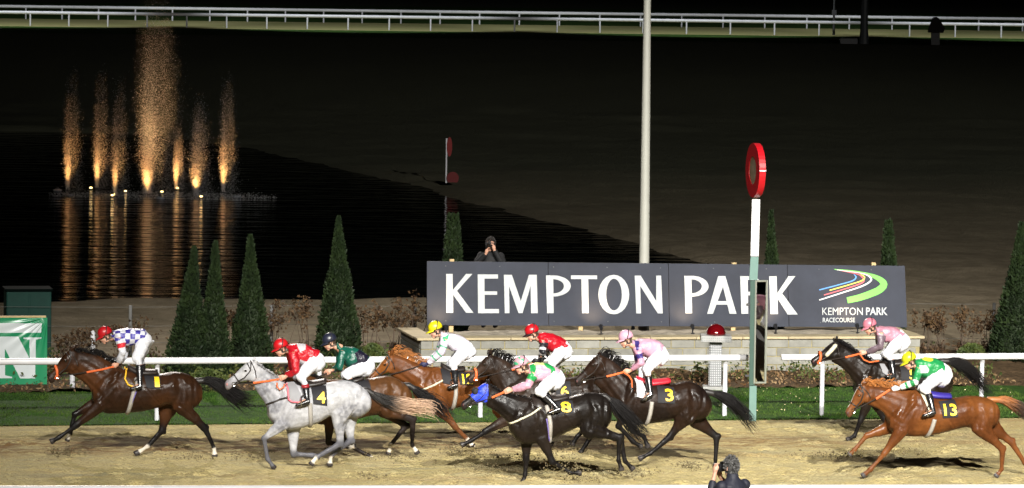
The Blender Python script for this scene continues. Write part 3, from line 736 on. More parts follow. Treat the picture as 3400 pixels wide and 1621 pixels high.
m_ = MB(); m_.box(ca0, ca1, 0, 0.7, 0.05, cz1, ch=0.01); m_.build('body', M_cab, cab)
m_ = MB(); m_.box(ca0-0.03, ca1+0.03, -0.04, 0.74, cz1+0.001, cz1+0.05, ch=0.01); m_.build('lid', mat('cabinet_lid', (0.001, 0.003, 0.0025), 0.95, spec=0.05), cab)
for k in range(2):
    w_ = (ca1-ca0)/2; m_ = MB(); m_.box(ca0+0.02+k*w_, ca0+w_-0.01+k*w_, -0.014, -0.0005, 0.12, cz1-0.05, ch=0.004); d_ = m_.build('door', M_cab, cab)
    m_ = MB(); m_.box(ca0+w_+(-0.06 if k == 0 else 0.05), ca0+w_+(-0.04 if k == 0 else 0.07), -0.03, -0.0145, 0.6, 0.75); m_.build('handle', M_dark, d_)
m_ = MB(); m_.box(ca0+0.02, ca1-0.02, 0.02, 0.68, 0.0, 0.049); m_.build('plinth', M_dark, cab)

# ================================================================== CONIFERS, SHRUBS, HEDGE
M_con = mat('conifer_needles', (0.0055, 0.0140, 0.0030), 0.7, col2=(0.0135, 0.0250, 0.0052), vscale=2.2, spec=0.25, vary=0.25)
M_core = mat('conifer_core', (0.012, 0.022, 0.006), 0.9)
M_bark = mat('bark', (0.05, 0.035, 0.022), 0.9, bump=0.6, bscale=20)
def sprays(r, c, d, size, wid):
    """small leaf faces: c centres, d directions"""
    N = len(c); sd = np.cross(d, r.normal(size=(N, 3))); sd /= np.linalg.norm(sd, axis=1)[:, None]+1e-9
    L = r.uniform(*size, N)[:, None]; w_ = L*wid
    V = np.stack([c-sd*w_*0.6, c+d*L*0.5-sd*w_*0.0+sd*w_, c+d*L, c+d*L*0.5-sd*w_], 1)
    return V.reshape(-1, 3)
def conifer(px, base_y, apex_x, apex_y, half_px, label, flat=0.0, seed=1, dense=1.0):
    f = Fr(px, base_y, 0.0); ta, tz = f.p(apex_x, apex_y); R = 0.88*half_px*(9.16/((base_y+314)))   # metres from pixels at that distance
    t = thing('conifer_tree', f, label, 'tree', 'clipped conical conifers')
    r = np.random.default_rng(seed); H = tz
    prof = lambda s: R*(np.clip(1-s, 0, 1)**1.08*(1-flat)+flat)*(0.82+0.18*np.clip(s/0.12, 0, 1))
    N = int(7000*dense*max(0.5, R*H/1.0)); s = r.uniform(0, 1, N)**1.25*0.985; an = r.uniform(0, 2*PI, N)
    lump = 0.80+0.30*vnoise(an*2.4, s*9+seed, seed)+0.10*vnoise(an*7, s*30, seed+5)+0.06*r.normal(size=N)
    rad = prof(s)*lump; z = 0.06+s*(H-0.08)
    c = np.stack([rad*np.cos(an)*0.97+ta*s, rad*np.sin(an)*0.97, z], 1)
    d = np.stack([np.cos(an), np.sin(an), r.uniform(0.3, 1.8, N)], 1)+r.normal(size=(N, 3))*0.35; d /= np.linalg.norm(d, axis=1)[:, None]
    d[:, 2] += 0.9*s; d /= np.linalg.norm(d, axis=1)[:, None]
    V = sprays(r, c, d, (0.04, 0.10), 0.24)
    o = obj('crown', fast_mesh('crown', V, np.arange(len(V)).reshape(-1, 4)), t, M_con); o['kind'] = 'stuff'
    m_ = MB(); pr = [(max(0.01, float(prof(np.array(q)))*0.84), 0.1+q*(H-0.25)) for q in np.linspace(0, 0.97, 12)]; m_.lathe(pr, (0, 0, 0), 14)
    for i, v in enumerate(m_.v): m_.v[i] = (v[0]+ta*v[2]/H, v[1], v[2])
    m_.build('inner_branches', M_core, t, True)
    m_ = MB(); m_.tube([(0, 0, 0), (0, 0, 0.4), (ta*0.9, 0, H*0.9)], [0.07, 0.06, 0.01], 8); m_.build('trunk', M_bark, t)
conifer(618, 1262, 646, 815, 85, 'leftmost slim conical conifer, first of the close pair behind the leading horse', seed=11)
conifer(706, 1262, 716, 800, 70, 'second slim conifer of the close pair, nearly touching the leftmost one', seed=12)
conifer(832, 1245, 832, 778, 84, 'broad conical conifer standing alone behind the head of the grey horse', seed=13)
conifer(1124, 1215, 1124, 716, 92, 'tallest conifer, with a thin ragged tip, behind the jockey in green', seed=14)
conifer(1503, 1150, 1504, 706, 58, 'blunt topped conifer behind the left end of the sign, beside the standing photographer', flat=0.28, seed=15)
conifer(2560, 1160, 2561, 695, 52, 'dim narrow conifer behind the sign just right of the winning post', seed=16)
conifer(2950, 1160, 2950, 728, 62, 'rounded dark conifer behind the right end of the sign', flat=0.12, seed=17)
conifer(3382, 1205, 3392, 735, 118, 'wide dark conifer cut by the right edge of the view', seed=18)

M_shrub = mat('shrub_leaf', (0.035, 0.055, 0.012), 0.6, col2=(0.08, 0.095, 0.022), vscale=3, spec=0.3)
def dome_shrub(px, base_y, w_px, h_px, label, seed):
    f = Fr(px, base_y, 0.0); k = 9.16/(base_y+314); R, H = w_px*k/2, h_px*k
    t = thing('round_shrub', f, label, 'shrub', 'clipped dome shrubs')
    r = np.random.default_rng(seed); N = 2600; an = r.uniform(0, 2*PI, N); el = np.arcsin(r.uniform(0, 1, N)); rr = r.uniform(0.84, 1.0, N)+0.06*vnoise(an*3, el*6, seed)
    c = np.stack([R*rr*np.cos(an)*np.cos(el), R*rr*np.sin(an)*np.cos(el), H*rr*np.sin(el)], 1); d = c/np.linalg.norm(c, axis=1)[:, None]+r.normal(size=(N, 3))*0.5; d /= np.linalg.norm(d, axis=1)[:, None]
    V = sprays(r, c, d, (0.03, 0.06), 0.45); o = obj('foliage', fast_mesh('foliage', V, np.arange(len(V)).reshape(-1, 4)), t, M_shrub); o['kind'] = 'stuff'
    m_ = MB(); m_.lathe([(R*0.82*math.cos(a), H*0.84*math.sin(a)) for a in np.linspace(0, PI/2*0.97, 7)], (0,0,0), 16); m_.build('inner_branches', M_core, t, True)
    m_ = MB(); m_.tube([(0,0,0),(0.01,0,H*0.4)], 0.03, 6); m_.build('stem', M_bark, t)
dome_shrub(1236, 1212, 92, 66, 'low rounded shrub left of the block wall, above the jockey in green', 1)
dome_shrub(3228, 1196, 100, 52, 'low rounded shrub right of the block wall under the wire fence', 2)
dome_shrub(3400, 1200, 90, 50, 'small rounded shrub at the right edge beneath the wide conifer', 3)
dome_shrub(690, 1300, 150, 70, 'spreading low shrub at the foot of the leftmost conifers behind the rail', 4)

M_beech = mat('beech_leaf', (0.042, 0.020, 0.008), 0.7, col2=(0.085, 0.050, 0.021), vscale=4, spec=0.3, vary=0.3)
M_twig = mat('twig', (0.05, 0.032, 0.02), 0.9)
def hedge_plant(px, base_y, top_y, w_px, label, seed, n_leaf=420):
    f = Fr(px, base_y, 0.0); k = 9.16/(base_y+314); H = (base_y-top_y)*k; Wd = w_px*k/2
    t = thing('beech_plant', f, label, 'hedge plant', 'brown leaved hedge plants along the wire fence')
    r = np.random.default_rng(seed); m_ = MB(); tips = []
    for i in range(7):
        a0 = r.uniform(-Wd*0.5, Wd*0.5); b0 = r.uniform(-0.2, 0.2); a1 = a0+r.normal()*Wd*0.5; b1 = b0+r.normal()*0.12; h_ = H*r.uniform(0.6, 1.0)
        pts = [(a0, b0, 0), (a0*0.6+a1*0.4, b0, h_*0.5), (a1, b1, h_)]; m_.tube(pts, [0.012, 0.008, 0.003], 4)
        for q in range(5):
            t_ = r.uniform(0.25, 1.0); p = np.array(pts[1])*(1-t_)+np.array(pts[2])*t_ if t_ > 0.5 else np.array(pts[0])*(1-t_)+np.array(pts[1])*t_
            e = p+np.array([r.normal()*Wd*0.45, r.normal()*0.15, r.uniform(0.0, 0.2)]); m_.tube([p, e], [0.005, 0.002], 3); tips.append((p, e))
    m_.build('stems', M_twig, t)
    N = n_leaf; idx = r.integers(0, len(tips), N); tt = r.uniform(0, 1, N)[:, None]
    c = np.array([tips[q][0] for q in idx])*(1-tt)+np.array([tips[q][1] for q in idx])*tt+r.normal(size=(N, 3))*0.05; c[:, 2] = np.clip(c[:, 2], 0.03, H*1.03)
    d = r.normal(size=(N, 3)); d[:, 2] -= 0.3; d /= np.linalg.norm(d, axis=1)[:, None]
    V = sprays(r, c, d, (0.04, 0.085), 0.35); o = obj('foliage', fast_mesh('foliage', V, np.arange(len(V)).reshape(-1, 4)), t, M_beech); o['kind'] = 'stuff'
plants = [(215, 1225, 1112, 90, 'sparse brown hedge plant right of the green cabinet'), (300, 1222, 1095, 90, 'brown leaved hedge plant behind the red capped leading jockey'), (395, 1218, 1085, 90, 'brown hedge plant just behind the back of the leading jockey'),
 (482, 1216, 1060, 110, 'tall brown hedge plant between the grey fence post and the leftmost conifer'), (770, 1208, 1030, 60, 'thin brown hedge plant squeezed between two conifers'), (925, 1205, 1000, 100, 'rusty brown hedge plant right of the broad lone conifer'),
 (1005, 1202, 985, 90, 'dense rust coloured hedge plant left of the tallest conifer'), (1225, 1200, 1000, 90, 'brown hedge plant right of the tallest conifer'), (1300, 1198, 985, 90, 'leafy brown hedge plant left of the sign end'), (1375, 1196, 970, 90, 'dark brown hedge plant touching the left end of the sign'),
 (3060, 1196, 1035, 90, 'brown hedge plant touching the right end of the sign'), (3130, 1194, 1025, 100, 'orange brown hedge plant right of the sign'), (3205, 1192, 1025, 90, 'brown hedge plant above the low dome shrub'), (3280, 1190, 1030, 80, 'brown hedge plant left of the wide right hand conifer')]
for i, (px, by, ty, w_, lb) in enumerate(plants): hedge_plant(px, by, ty, w_, lb, 60+i, 520 if px > 880 else 380)

# wire fence along the hedge: posts and strands
ff = Fr(1700, 1188, TH)
fence = thing('wire_fence', ff, 'thin wire fence with grey stakes running along the brown hedge', 'fence')
M_stake = mat('stake', (0.12, 0.12, 0.115), 0.7, vary=0.2)
fz = ff.p(1700, 1010)[1]
sm = MB(); sm.tube([(0, 0, 0), (0, 0, fz)], 0.035, 8); sme = sm.mesh('stake'); sme.materials.append(M_stake)
for px in (-60, 432, 900, 1376, 2100, 2860, 3297): o = obj('stake', sme, fence); o.location.x = ff.p(px, 1188)[0]
for zz in (0.35, 0.68, fz-0.03):
    m_ = MB(); m_.tube([(a, 0.02, zz+0.01*math.sin(a)) for a in np.linspace(-11.5, 11.5, 40)], 0.004, 4); m_.build('wire', mat('wire', (0.07, 0.07, 0.065), 0.7, metal=0.0), fence)
for px, by, ty, lb in ((308, 1180, 1098, 'short white marker stake behind the cap of the leading jockey'), (240, 1298, 1232, 'stubby white marker stake under the rail by the leading horse')):
    f = Fr(px, by, 0.0); h_ = f.p(px, ty)[1]; m_ = MB(); m_.tube([(0,0,0),(0,0,h_-0.02),(0,0,h_)], [0.05, 0.05, 0.035], 10); o = m_.build('marker_stake', M_whitepost); o.location = f.o; tag(o, lb, 'stake', 'white marker stakes')

# ================================================================== FOUNTAIN IN THE LAKE
M_drop = mat('water_drops', (0.75, 0.75, 0.75), 0.35, spec=0.6)
n = M_drop.node_tree; tr_ = n.nodes.new('ShaderNodeBsdfTranslucent'); tr_.inputs[0].default_value = (0.8, 0.8, 0.8, 1); ms = n.nodes.new('ShaderNodeMixShader'); ms.inputs[0].default_value = 0.5
n.links.new(n.nodes['Principled BSDF'].outputs[0], ms.inputs[1]); n.links.new(tr_.outputs[0], ms.inputs[2]); n.links.new(ms.outputs[0], n.nodes['Material Output'].inputs[0])
M_float = mat('fountain_float', (0.22, 0.23, 0.25), 0.4)
M_lampglow = mat('lamp_glow', (1, 0.8, 0.5), 0.4, emit=(1.0, 0.66, 0.28), estr=5)
z1 = zc(0, 0, 1.754)
FK = 9.3/(964.0)
def drops(r, N, zs, rad, fall, H, size):
    s = r.beta(0.9, 1.25, N) if fall == 0 else r.uniform(0, 1, N)
    x = r.normal(size=N)*rad(s); y = r.normal(size=N)*rad(s)
    return np.stack([x, y, s*H], 1)
jets = [(225, 633, 242, 15, 1.0, 'leftmost fountain jet in the lake'), (322, 627, 238, 13, 0.9, 'second fountain jet from the left, the slim one'), (382, 653, 268, 14, 1.0, 'third fountain jet from the left, starting nearest on the lake'),
        (490, 644, -25, 34, 3.6, 'tallest central fountain jet reaching up to the distant rails'), (584, 630, 420, 10, 0.7, 'short bright fountain jet just right of the tallest one'), (650, 653, 322, 20, 1.5, 'plume shaped fountain jet second from the right'), (741, 641, 252, 14, 1.0, 'rightmost fountain jet in the lake')]
tetr = np.array([(1.2,0,-.5),(-.6,1.0,-.5),(-.6,-1.0,-.5),(0,0,1.6)], float); tetf = np.array([(0,1,3),(1,2,3),(2,0,3),(0,2,1)])
octa = np.array([(1,0,0),(0,1,0),(-1,0,0),(0,-1,0),(0,0,1.5),(0,0,-1.5)], float); octf = np.array([(0,1,4),(1,2,4),(2,3,4),(3,0,4),(1,0,5),(2,1,5),(3,2,5),(0,3,5)])
for i, (px, by, ty, wpx, amt, lb) in enumerate(jets):
    g = G(px, by, WATER_Z); k = (9.16-WATER_Z)/(by+314); H = (by-ty)*k; R = wpx*k
    f = Fr(px, by, 0.0, WATER_Z); r = np.random.default_rng(200+i)
    big = i == 3
    N1 = int(5200*amt); N2 = int(3600*amt)
    s = r.beta(0.8, 1.9, N1)                                             # rising core, thickening with height
    core = (0.30+1.0*np.sin(np.minimum(s*1.25, 1)*PI*0.72)*(1-0.35*s) if not big else 0.35+0.95*np.sin(np.minimum(s*1.6, 1)*PI*0.62)*(1-0.45*s))*R*0.50
    P1 = np.stack([r.normal(size=N1)*core, r.normal(size=N1)*core, s*H*0.985], 1)
    s2 = r.beta(1.0, 1.3, N2); out = (1.0-s2*0.55)*R*(1.35 if not big else 1.5)        # spray falling back, drifting to the right
    P2 = np.stack([r.normal(size=N2)*out*0.8+out*0.75+0.03*H, r.normal(size=N2)*out, s2*H*(1.0 if not big else 1.02)], 1)
    if i == 5: P2[:, 0] -= out*0.4
    P = np.concatenate([P1, P2]); P[:, 2] *= r.uniform(0.70, 1.06, len(P)); P[:, 2] = np.maximum(P[:, 2], 0.02)
    sz = np.concatenate([r.uniform(0.003, 0.0075, N1)*np.where(r.random(N1) < .06, 1.9, 1), r.uniform(0.003, 0.006, N2)*np.where(r.random(N2) < .07, 1.9, 1)])
    V = (P[:, None, :]+tetr[None]*sz[:, None, None]).reshape(-1, 3); F = (tetf[None]+(np.arange(len(P))*4)[:, None, None]).reshape(-1, 3)
    t = thing('fountain_jet', f, lb, 'fountain jet', 'jets of the lake fountain')
    o = obj('spray', fast_mesh('spray', V, F), t, M_drop); o['kind'] = 'stuff'
    m_ = MB(); m_.lathe([(0.07, -0.08), (0.07, 0.02), (0.03, 0.05), (0.03, 0.1)], (0,0,0), 10); m_.build('nozzle', M_dark, t)
    base = f.o
    amt_l = [760, 760, 600, 850, 950, 680, 850][i]
    spot('fountain_beam', base+Vector((0.0, -0.24, 0.08)), base+Vector((0.0, 0.05, 2.6)), amt_l, 26, 0.9, (1.0, 0.46, 0.14), 0.05)
    if big:
        spot('fountain_beam', base+Vector((0.3, -0.9, 0.12)), base+Vector((0.15, 0, 4.2)), 2000, 24, 0.9, (1.0, 0.55, 0.22), 0.05)
# broken water around the jets
r = np.random.default_rng(321); f = Fr(540, 652, 0.0, WATER_Z); N = 2200; an = r.uniform(0, 2*PI, N); q = np.sqrt(r.uniform(0, 1, N))
P = np.stack([q*np.cos(an)*3.6, q*np.sin(an)*1.7, r.exponential(0.035, N)], 1); sz = r.uniform(.005, .014, N)
sp = obj('splash_foam', fast_mesh('splash_foam', (P[:, None, :]+tetr[None]*sz[:, None, None]*np.array([1.6, 1, .5])).reshape(-1, 3), (tetf[None]+(np.arange(N)*4)[:, None, None]).reshape(-1, 3)), None, M_drop); sp.location = f.o
tag(sp, 'broken foamy water around the feet of the fountain jets', 'foam', kind='stuff')
fl = [((302, 628), 'small lit fountain lamp left of the slim second jet'), ((373, 653), 'small lit fountain lamp at the foot of the third jet'), ((417, 639), 'small lit fountain lamp between the third jet and the tallest jet'), ((538, 641), 'small lit fountain lamp just right of the tallest jet'), ((589, 629), 'small lit fountain lamp at the foot of the short bright jet'), ((668, 657), 'small lit fountain lamp right of the plume shaped jet')]
for (p, lb) in fl:
    g = Fr(p[0], p[1]+3, 0.0, WATER_Z); t = thing('fountain_lamp', g, lb, 'lamp', 'underwater lamps of the lake fountain')
    m_ = MB(); m_.lathe([(0.05, -0.1), (0.05, 0.02), (0.09, 0.03), (0.09, 0.05)], (0,0,0), 12); m_.build('housing', M_dark, t)
    m_ = MB(); m_.ell((0, -0.03, 0.075), (0.05, 0.045, 0.026), nu=10, nv=6); m_.build('lens', M_lampglow, t, True)
for (p, lb) in (((191, 632), 'pale fountain float far left of the jets'), ((233, 649), 'pale fountain float below the leftmost jet'), ((533, 658), 'pale fountain float in front of the tallest jet'), ((787, 653), 'pale fountain float right of the rightmost jet')):
    g = Fr(p[0], p[1]+3, 0.0, WATER_Z); t = thing('fountain_float', g, lb, 'float', 'floats of the lake fountain')
    m_ = MB(); m_.ell((0, 0, 0.03), (0.15, 0.13, 0.05), nu=16, nv=8); m_.build('hull', M_float, t, True)
    m_ = MB(); m_.lathe([(0.05, 0.08), (0.05, 0.12), (0.02, 0.13)], (0,0,0), 8); m_.build('cap', M_dark, t)

# ================================================================== DISTANT FURNITURE
mf_ = Fr(1481, 608, 0.0)
t = thing('marker_post', mf_, 'thin white post beyond the lake with a red plate above and a red disc below', 'marker post')
h1, h0 = mf_.p(1493, 455)[1], mf_.p(1493, 520)[1]
m_ = MB(); m_.tube([(0,0,0),(0,0,h1-0.05)], 0.028, 8); m_.build('pole', M_whitepost, t)
m_ = MB(); m_.prism([(0.10+0.09*math.cos(a), (h0+h1)/2+(h1-h0)/2*math.sin(a)) for a in np.linspace(0, 2*PI, 24, endpoint=False)], -0.03, 0.01); m_.build('top_plate', mat('dull_red', (0.14, 0.006, 0.005), 0.8), t)
m_ = MB(); m_.prism([(0.22+0.20*math.cos(a), 0.17+0.21*math.sin(a)) for a in np.linspace(-0.75, PI+0.75, 24)], -0.09, -0.05); m_.build('foot_plate', mat('dull_red', (0.09, 0.004, 0.004), 0.8), t)
df = Fr(2868, 165, 0.0)
t = thing('dark_pole', df, 'dark metal column with a box at its foot in front of the distant rails', 'pole')
m_ = MB(); m_.tube([(0,0,0),(0,0,1.4),(0,0,6.0)], [0.36, 0.26, 0.2], 10); m_.build('column', mat('column_grey', (0.05, 0.055, 0.06), 0.5), t)
m_ = MB(); m_.box(-1.6, -0.42, -0.4, 0.4, 0, 0.75, ch=0.03); m_.build('control_box', M_dark, t)
hf = Fr(3105, 158, 0.0)
t = thing('wooden_hut', hf, 'small dark pitched hut on a leg in front of the distant rails', 'hut')
m_ = MB(); m_.prism([(-0.5, 1.0), (0.5, 1.0), (0.62, 1.3), (0.2, 1.95), (0.06, 2.05), (-0.06, 2.05), (-0.2, 1.95), (-0.45, 1.3)], -0.35, 0.35); m_.build('cabin', mat('hut_wood', (0.018, 0.016, 0.012), 0.9), t)
m_ = MB(); m_.box(-0.28, 0.28, -0.2, 0.2, 0, 0.998); m_.build('stand', M_dark, t)
f = Fr(2768, 120, 0.0); m_ = MB(); m_.tube([(0,0,0),(0,0,3.0)], [0.10, 0.06], 8); m_.box(-0.16, 0.16, -0.1, 0.1, 1.5, 1.9); o = m_.build('thin_mast', M_dark); o.location = f.o; tag(o, 'thin dark mast left of the dark column by the distant rails', 'mast')
# ================================================================== HORSES
M_coat = mat('horse_coat', (0.1, 0.05, 0.02), 0.36, spec=0.15, attr='coat', vary=0.25, vscale=9, bump=0.35, bscale=16, bdist=0.02)
_n = M_coat.node_tree; _t = _n.nodes.new('ShaderNodeTexNoise'); _t.inputs['Scale'].default_value = 5; _t.inputs['Detail'].default_value = 6; _m = _n.nodes.new('ShaderNodeMapRange'); _m.inputs[1].default_value = .35; _m.inputs[2].default_value = .65; _m.inputs[3].default_value = .22; _m.inputs[4].default_value = .55
_n.links.new([q for q in _n.nodes if q.type == 'TEX_COORD'][0].outputs['Object'], _t.inputs['Vector']); _n.links.new(_t.outputs[0], _m.inputs[0]); _n.links.new(_m.outputs[0], _n.nodes['Principled BSDF'].inputs['Roughness'])
M_hair_black = mat('black_hair', (0.007, 0.006, 0.006), 0.55, spec=0.22)
M_leather = mat('dark_leather', (0.018, 0.013, 0.011), 0.45)
M_brown_leather = mat('brown_leather', (0.035, 0.018, 0.012), 0.5)
M_orange = mat('orange_rubber', (0.62, 0.12, 0.03), 0.55)
M_cloth_black = mat('cloth_black', (0.006, 0.0055, 0.008), 0.75)
M_numyel = mat('number_yellow', (0.80, 0.52, 0.02), 0.5)
M_girth = mat('girth_web', (0.30, 0.28, 0.25), 0.7)
M_girth2 = mat('girth_stripe', (0.12, 0.09, 0.28), 0.7)
M_sheep = mat('sheepskin', (0.55, 0.52, 0.38), 0.95, vary=0.2, vscale=30, bump=0.6, bscale=60)
M_eye = mat('eye', (0.01, 0.008, 0.006), 0.08, coat=1.0)
M_steelb = mat('bit_steel', (0.6, 0.6, 0.6), 0.2, metal=1.0)
M_whitecloth = mat('white_cloth', (0.6, 0.6, 0.62), 0.75, vary=0.06, vscale=10, bump=0.5, bscale=14, bdist=0.015)
M_greycloth = mat('grey_cloth', (0.22, 0.22, 0.23), 0.7)

def head_stations(P, N, fr, cv, b=0.0):
    """template of a horse's head between poll P and nose tip N (pixels), facing left"""
    p0, p1 = np.array(fr.p(*cv(*P))), np.array(fr.p(*cv(*N))); ax = p1-p0; L = np.linalg.norm(ax); ax /= L
    nn = np.array([-ax[1], ax[0]])                     # towards the jaw
    if nn[1] > 0 and abs(nn[1]) > 0.3: nn = -nn
    if nn[0] < 0 and nn[1] > -0.3: nn = -nn
    T = [(-0.06, 0.06, 0.24, .060), (0.04, -0.01, 0.36, .082), (0.16, -0.035, 0.445, .098), (0.28, -0.03, 0.46, .098), (0.40, -0.02, 0.40, .088), (0.54, 0.0, 0.315, .068), (0.68, 0.012, 0.265, .057), (0.80, 0.005, 0.25, .055), (0.90, 0.0, 0.255, .060), (0.97, 0.03, 0.25, .054), (1.02, 0.10, 0.20, .030)]
    LL = L
    def at(t, o): return tuple(p0+ax*(t*L)+nn*(o*LL))
    return [(at(t, u_), at(t+0.03*(t > 0.85), l_), w_*L/0.60, b) for (t, u_, l_, w_) in T], at, L
LEGF = [(0, .118, .085), (.35, .092, .066), (.75, .060, .048), (1, .058, .049), (1.14, .043, .036), (1.6, .036, .030), (1.88, .039, .032), (2, .046, .038), (2.35, .032, .03), (2.62, .040, .040), (2.68, .045, .043), (3, .054, .048)]
LEGH = [(0, .22, .125), (.5, .205, .128), (1, .165, .115), (1.3, .118, .088), (1.7, .070, .052), (1.9, .066, .048), (2, .068, .049), (2.18, .050, .041), (2.6, .041, .033), (2.88, .038, .033), (3, .045, .037), (3.35, .034, .031), (3.62, .042, .041), (3.68, .047, .044), (4, .056, .049)]
def leg_points(fr, cv, J, bs, prof, k=1.0):
    q = [np.array([*fr.P(*cv(*j), b)]) for j, b in zip(J, bs)]; o = []
    for (t, rs, rl) in prof:
        i = min(int(t), len(q)-2); p = q[i]+(q[i+1]-q[i])*(t-i); o.append((p[0], p[1], p[2], rs*k, rl*k))
    return q, o
def hit(bvh, a, z, side):
    r = bvh.ray_cast(Vector((a, side*1.5, z)), Vector((0, -side, 0)))
    return r[0].y if r[0] is not None else None
def drape(bvh, pts, side, off, dflt=0.12):
    o = []; last = None
    for (a, z) in pts:
        y = hit(bvh, a, z, side)
        if y is None: y = last if last is not None else side*dflt
        last = y; o.append((a, y+side*off, z))
    return o
def dense(pts, n=8):
    o = []
    for i in range(len(pts)-1):
        for k in range(n): t = k/n; o.append((pts[i][0]+(pts[i+1][0]-pts[i][0])*t, pts[i][1]+(pts[i+1][1]-pts[i][1])*t))
    return o+[pts[-1]]
def wrap(bvh, q, off, w, join='first', dflt=0.12, n=6):
    near, far = drape(bvh, q, -1, off, dflt), drape(bvh, q, 1, off, dflt); m_ = MB()
    m_.tube((far[::-1]+near) if join == 'first' else (near+far[::-1]), w/2, n); return m_
def strap(bvh, fr, cv, pts, w, m, name, par, join='first', off=0.004, n_=8):
    q = dense([fr.p(*cv(*p)) for p in pts], n_)
    if join is None:
        o = None
        for side in (-1, 1):
            m_ = MB(); m_.tube(drape(bvh, q, side, off), w/2, 6); o2 = m_.build(name, m, par, True); o = o or o2
        return o
    return wrap(bvh, q, off, w, join).build(name, m, par, True)
def panel(bvh, fr, cv, quad, m, name, par, off=0.014, both=True, nu=10, nv=8, thick=0.006):
    q = [fr.p(*cv(*p)) for p in quad]; first = None
    for side in ((-1, 1) if both else (-1,)):
        m_ = MB(); pts = []
        for j in range(nv+1):
            t = j/nv
            for i in range(nu+1):
                s_ = i/nu; a = (q[0][0]*(1-s_)+q[1][0]*s_)*(1-t)+(q[3][0]*(1-s_)+q[2][0]*s_)*t; z = (q[0][1]*(1-s_)+q[1][1]*s_)*(1-t)+(q[3][1]*(1-s_)+q[2][1]*s_)*t
                pts.append((a, z))
        ys = [hit(bvh, a, z, side) for (a, z) in pts]; good = [y for y in ys if y is not None] or [side*0.2]
        ys = [y if y is not None else (0.0) for y in ys]
        # relax outward so that the cloth hangs over hollows
        Y = np.array(ys).reshape(nv+1, nu+1)*side
        for _ in range(3):
            Z_ = Y.copy(); Z_[1:-1, :] = np.maximum(Y[1:-1, :], (Y[:-2, :]+Y[2:, :])/2); Y = Z_
        V1 = [(p[0], side*(y+off), p[1]) for p, y in zip(pts, Y.ravel())]; V2 = [(p[0], side*(y+off-thick), p[1]) for p, y in zip(pts, Y.ravel())]
        n1 = len(pts); f = []
        for j in range(nv):
            for i in range(nu):
                a_, b_, c_, d_ = j*(nu+1)+i, j*(nu+1)+i+1, (j+1)*(nu+1)+i+1, (j+1)*(nu+1)+i
                f.append((a_, b_, c_, d_)); f.append((n1+a_, n1+d_, n1+c_, n1+b_))
        m_.add(V1+V2, f); o = m_.build(name, m, par, True); first = first or o
    return first
def split_faces(V, F, step=0.13):
    V = [np.array(v) for v in V]; T = []
    for f in F:
        for t_ in tessellate_polygon([[Vector((V[i][0], V[i][1], 0)) for i in f]]): T.append(tuple(f[i] for i in t_))
    for _ in range(400*len(T)):
        done = True; o = []; mids = {}
        for t_ in T:
            L = [np.linalg.norm(V[t_[i]]-V[t_[(i+1) % 3]]) for i in range(3)]; k = int(np.argmax(L))
            if L[k] <= step: o.append(t_); continue
            done = False; a, b_, c = t_[k], t_[(k+1) % 3], t_[(k+2) % 3]; key = (min(a, b_), max(a, b_))
            if key not in mids: V.append((V[a]+V[b_])/2); mids[key] = len(V)-1
            m = mids[key]; o += [(a, m, c), (m, b_, c)]
        T = o
        if done: break
    return V, T
def number(bvh2, fr, cv, s_, box, par, bold=0.025):
    V, F = text_geo(s_, bold); m_ = MB(); x0, x1, y0, y1 = box; V, F = split_faces(V, F)
    P = []
    for v in V:
        a, z = fr.p(*cv(x0+(x1-x0)*v[0], y0+(y1-y0)*v[1])); y = hit(bvh2, a, z, -1); P.append((a, (y if y is not None else -0.3)-0.017, z))
    m_.add(P, F); return m_.build('number', M_numyel, par)
def strands(r, path, N, rad, r0, wob=0.02, seg=7, lmin=0.55, droop=0.0):
    """hair: N tapered strands following a path; rad(t) is the spread"""
    path = [np.array(p, float) for p in path]; o = []
    def at(t):
        x = t*(len(path)-1); i = min(int(x), len(path)-2); return path[i]+(path[i+1]-path[i])*(x-i)
    V = []; F = []; T = []
    for k in range(N):
        ph = r.uniform(0, 2*PI); q = math.sqrt(r.uniform(0, 1)); L = r.uniform(lmin, 1.0); off = np.array([0, math.cos(ph), math.sin(ph)])*q; off[0] = r.normal()*0.3
        w = r.uniform(0, 6.28, 3); n0 = len(V)
        for s_ in range(seg+1):
            t = s_/seg*L; c = at(t)+off*rad(t)+wob*t*np.array([math.sin(w[0]+5*t), math.sin(w[1]+6*t), math.sin(w[2]+7*t)])-np.array([0, 0, droop*t*t*q])
            rr = r0*(1-0.8*s_/seg); d = at(min(t+0.02, 1))-at(max(t-0.02, 0)); d /= np.linalg.norm(d)+1e-9
            e1 = np.cross(d, [0.3, 1, 0.2]); e1 /= np.linalg.norm(e1)+1e-9; e2 = np.cross(d, e1)
            for m_ in range(3): an = 2*PI*m_/3; V.append(c+(e1*math.cos(an)+e2*math.sin(an))*rr); T.append(t)
        for s_ in range(seg):
            for m_ in range(3): j = (m_+1) % 3; F.append((n0+s_*3+m_, n0+s_*3+j, n0+s_*3+3+j, n0+s_*3+3+m_))
    return np.array(V), np.array(F), np.array(T)

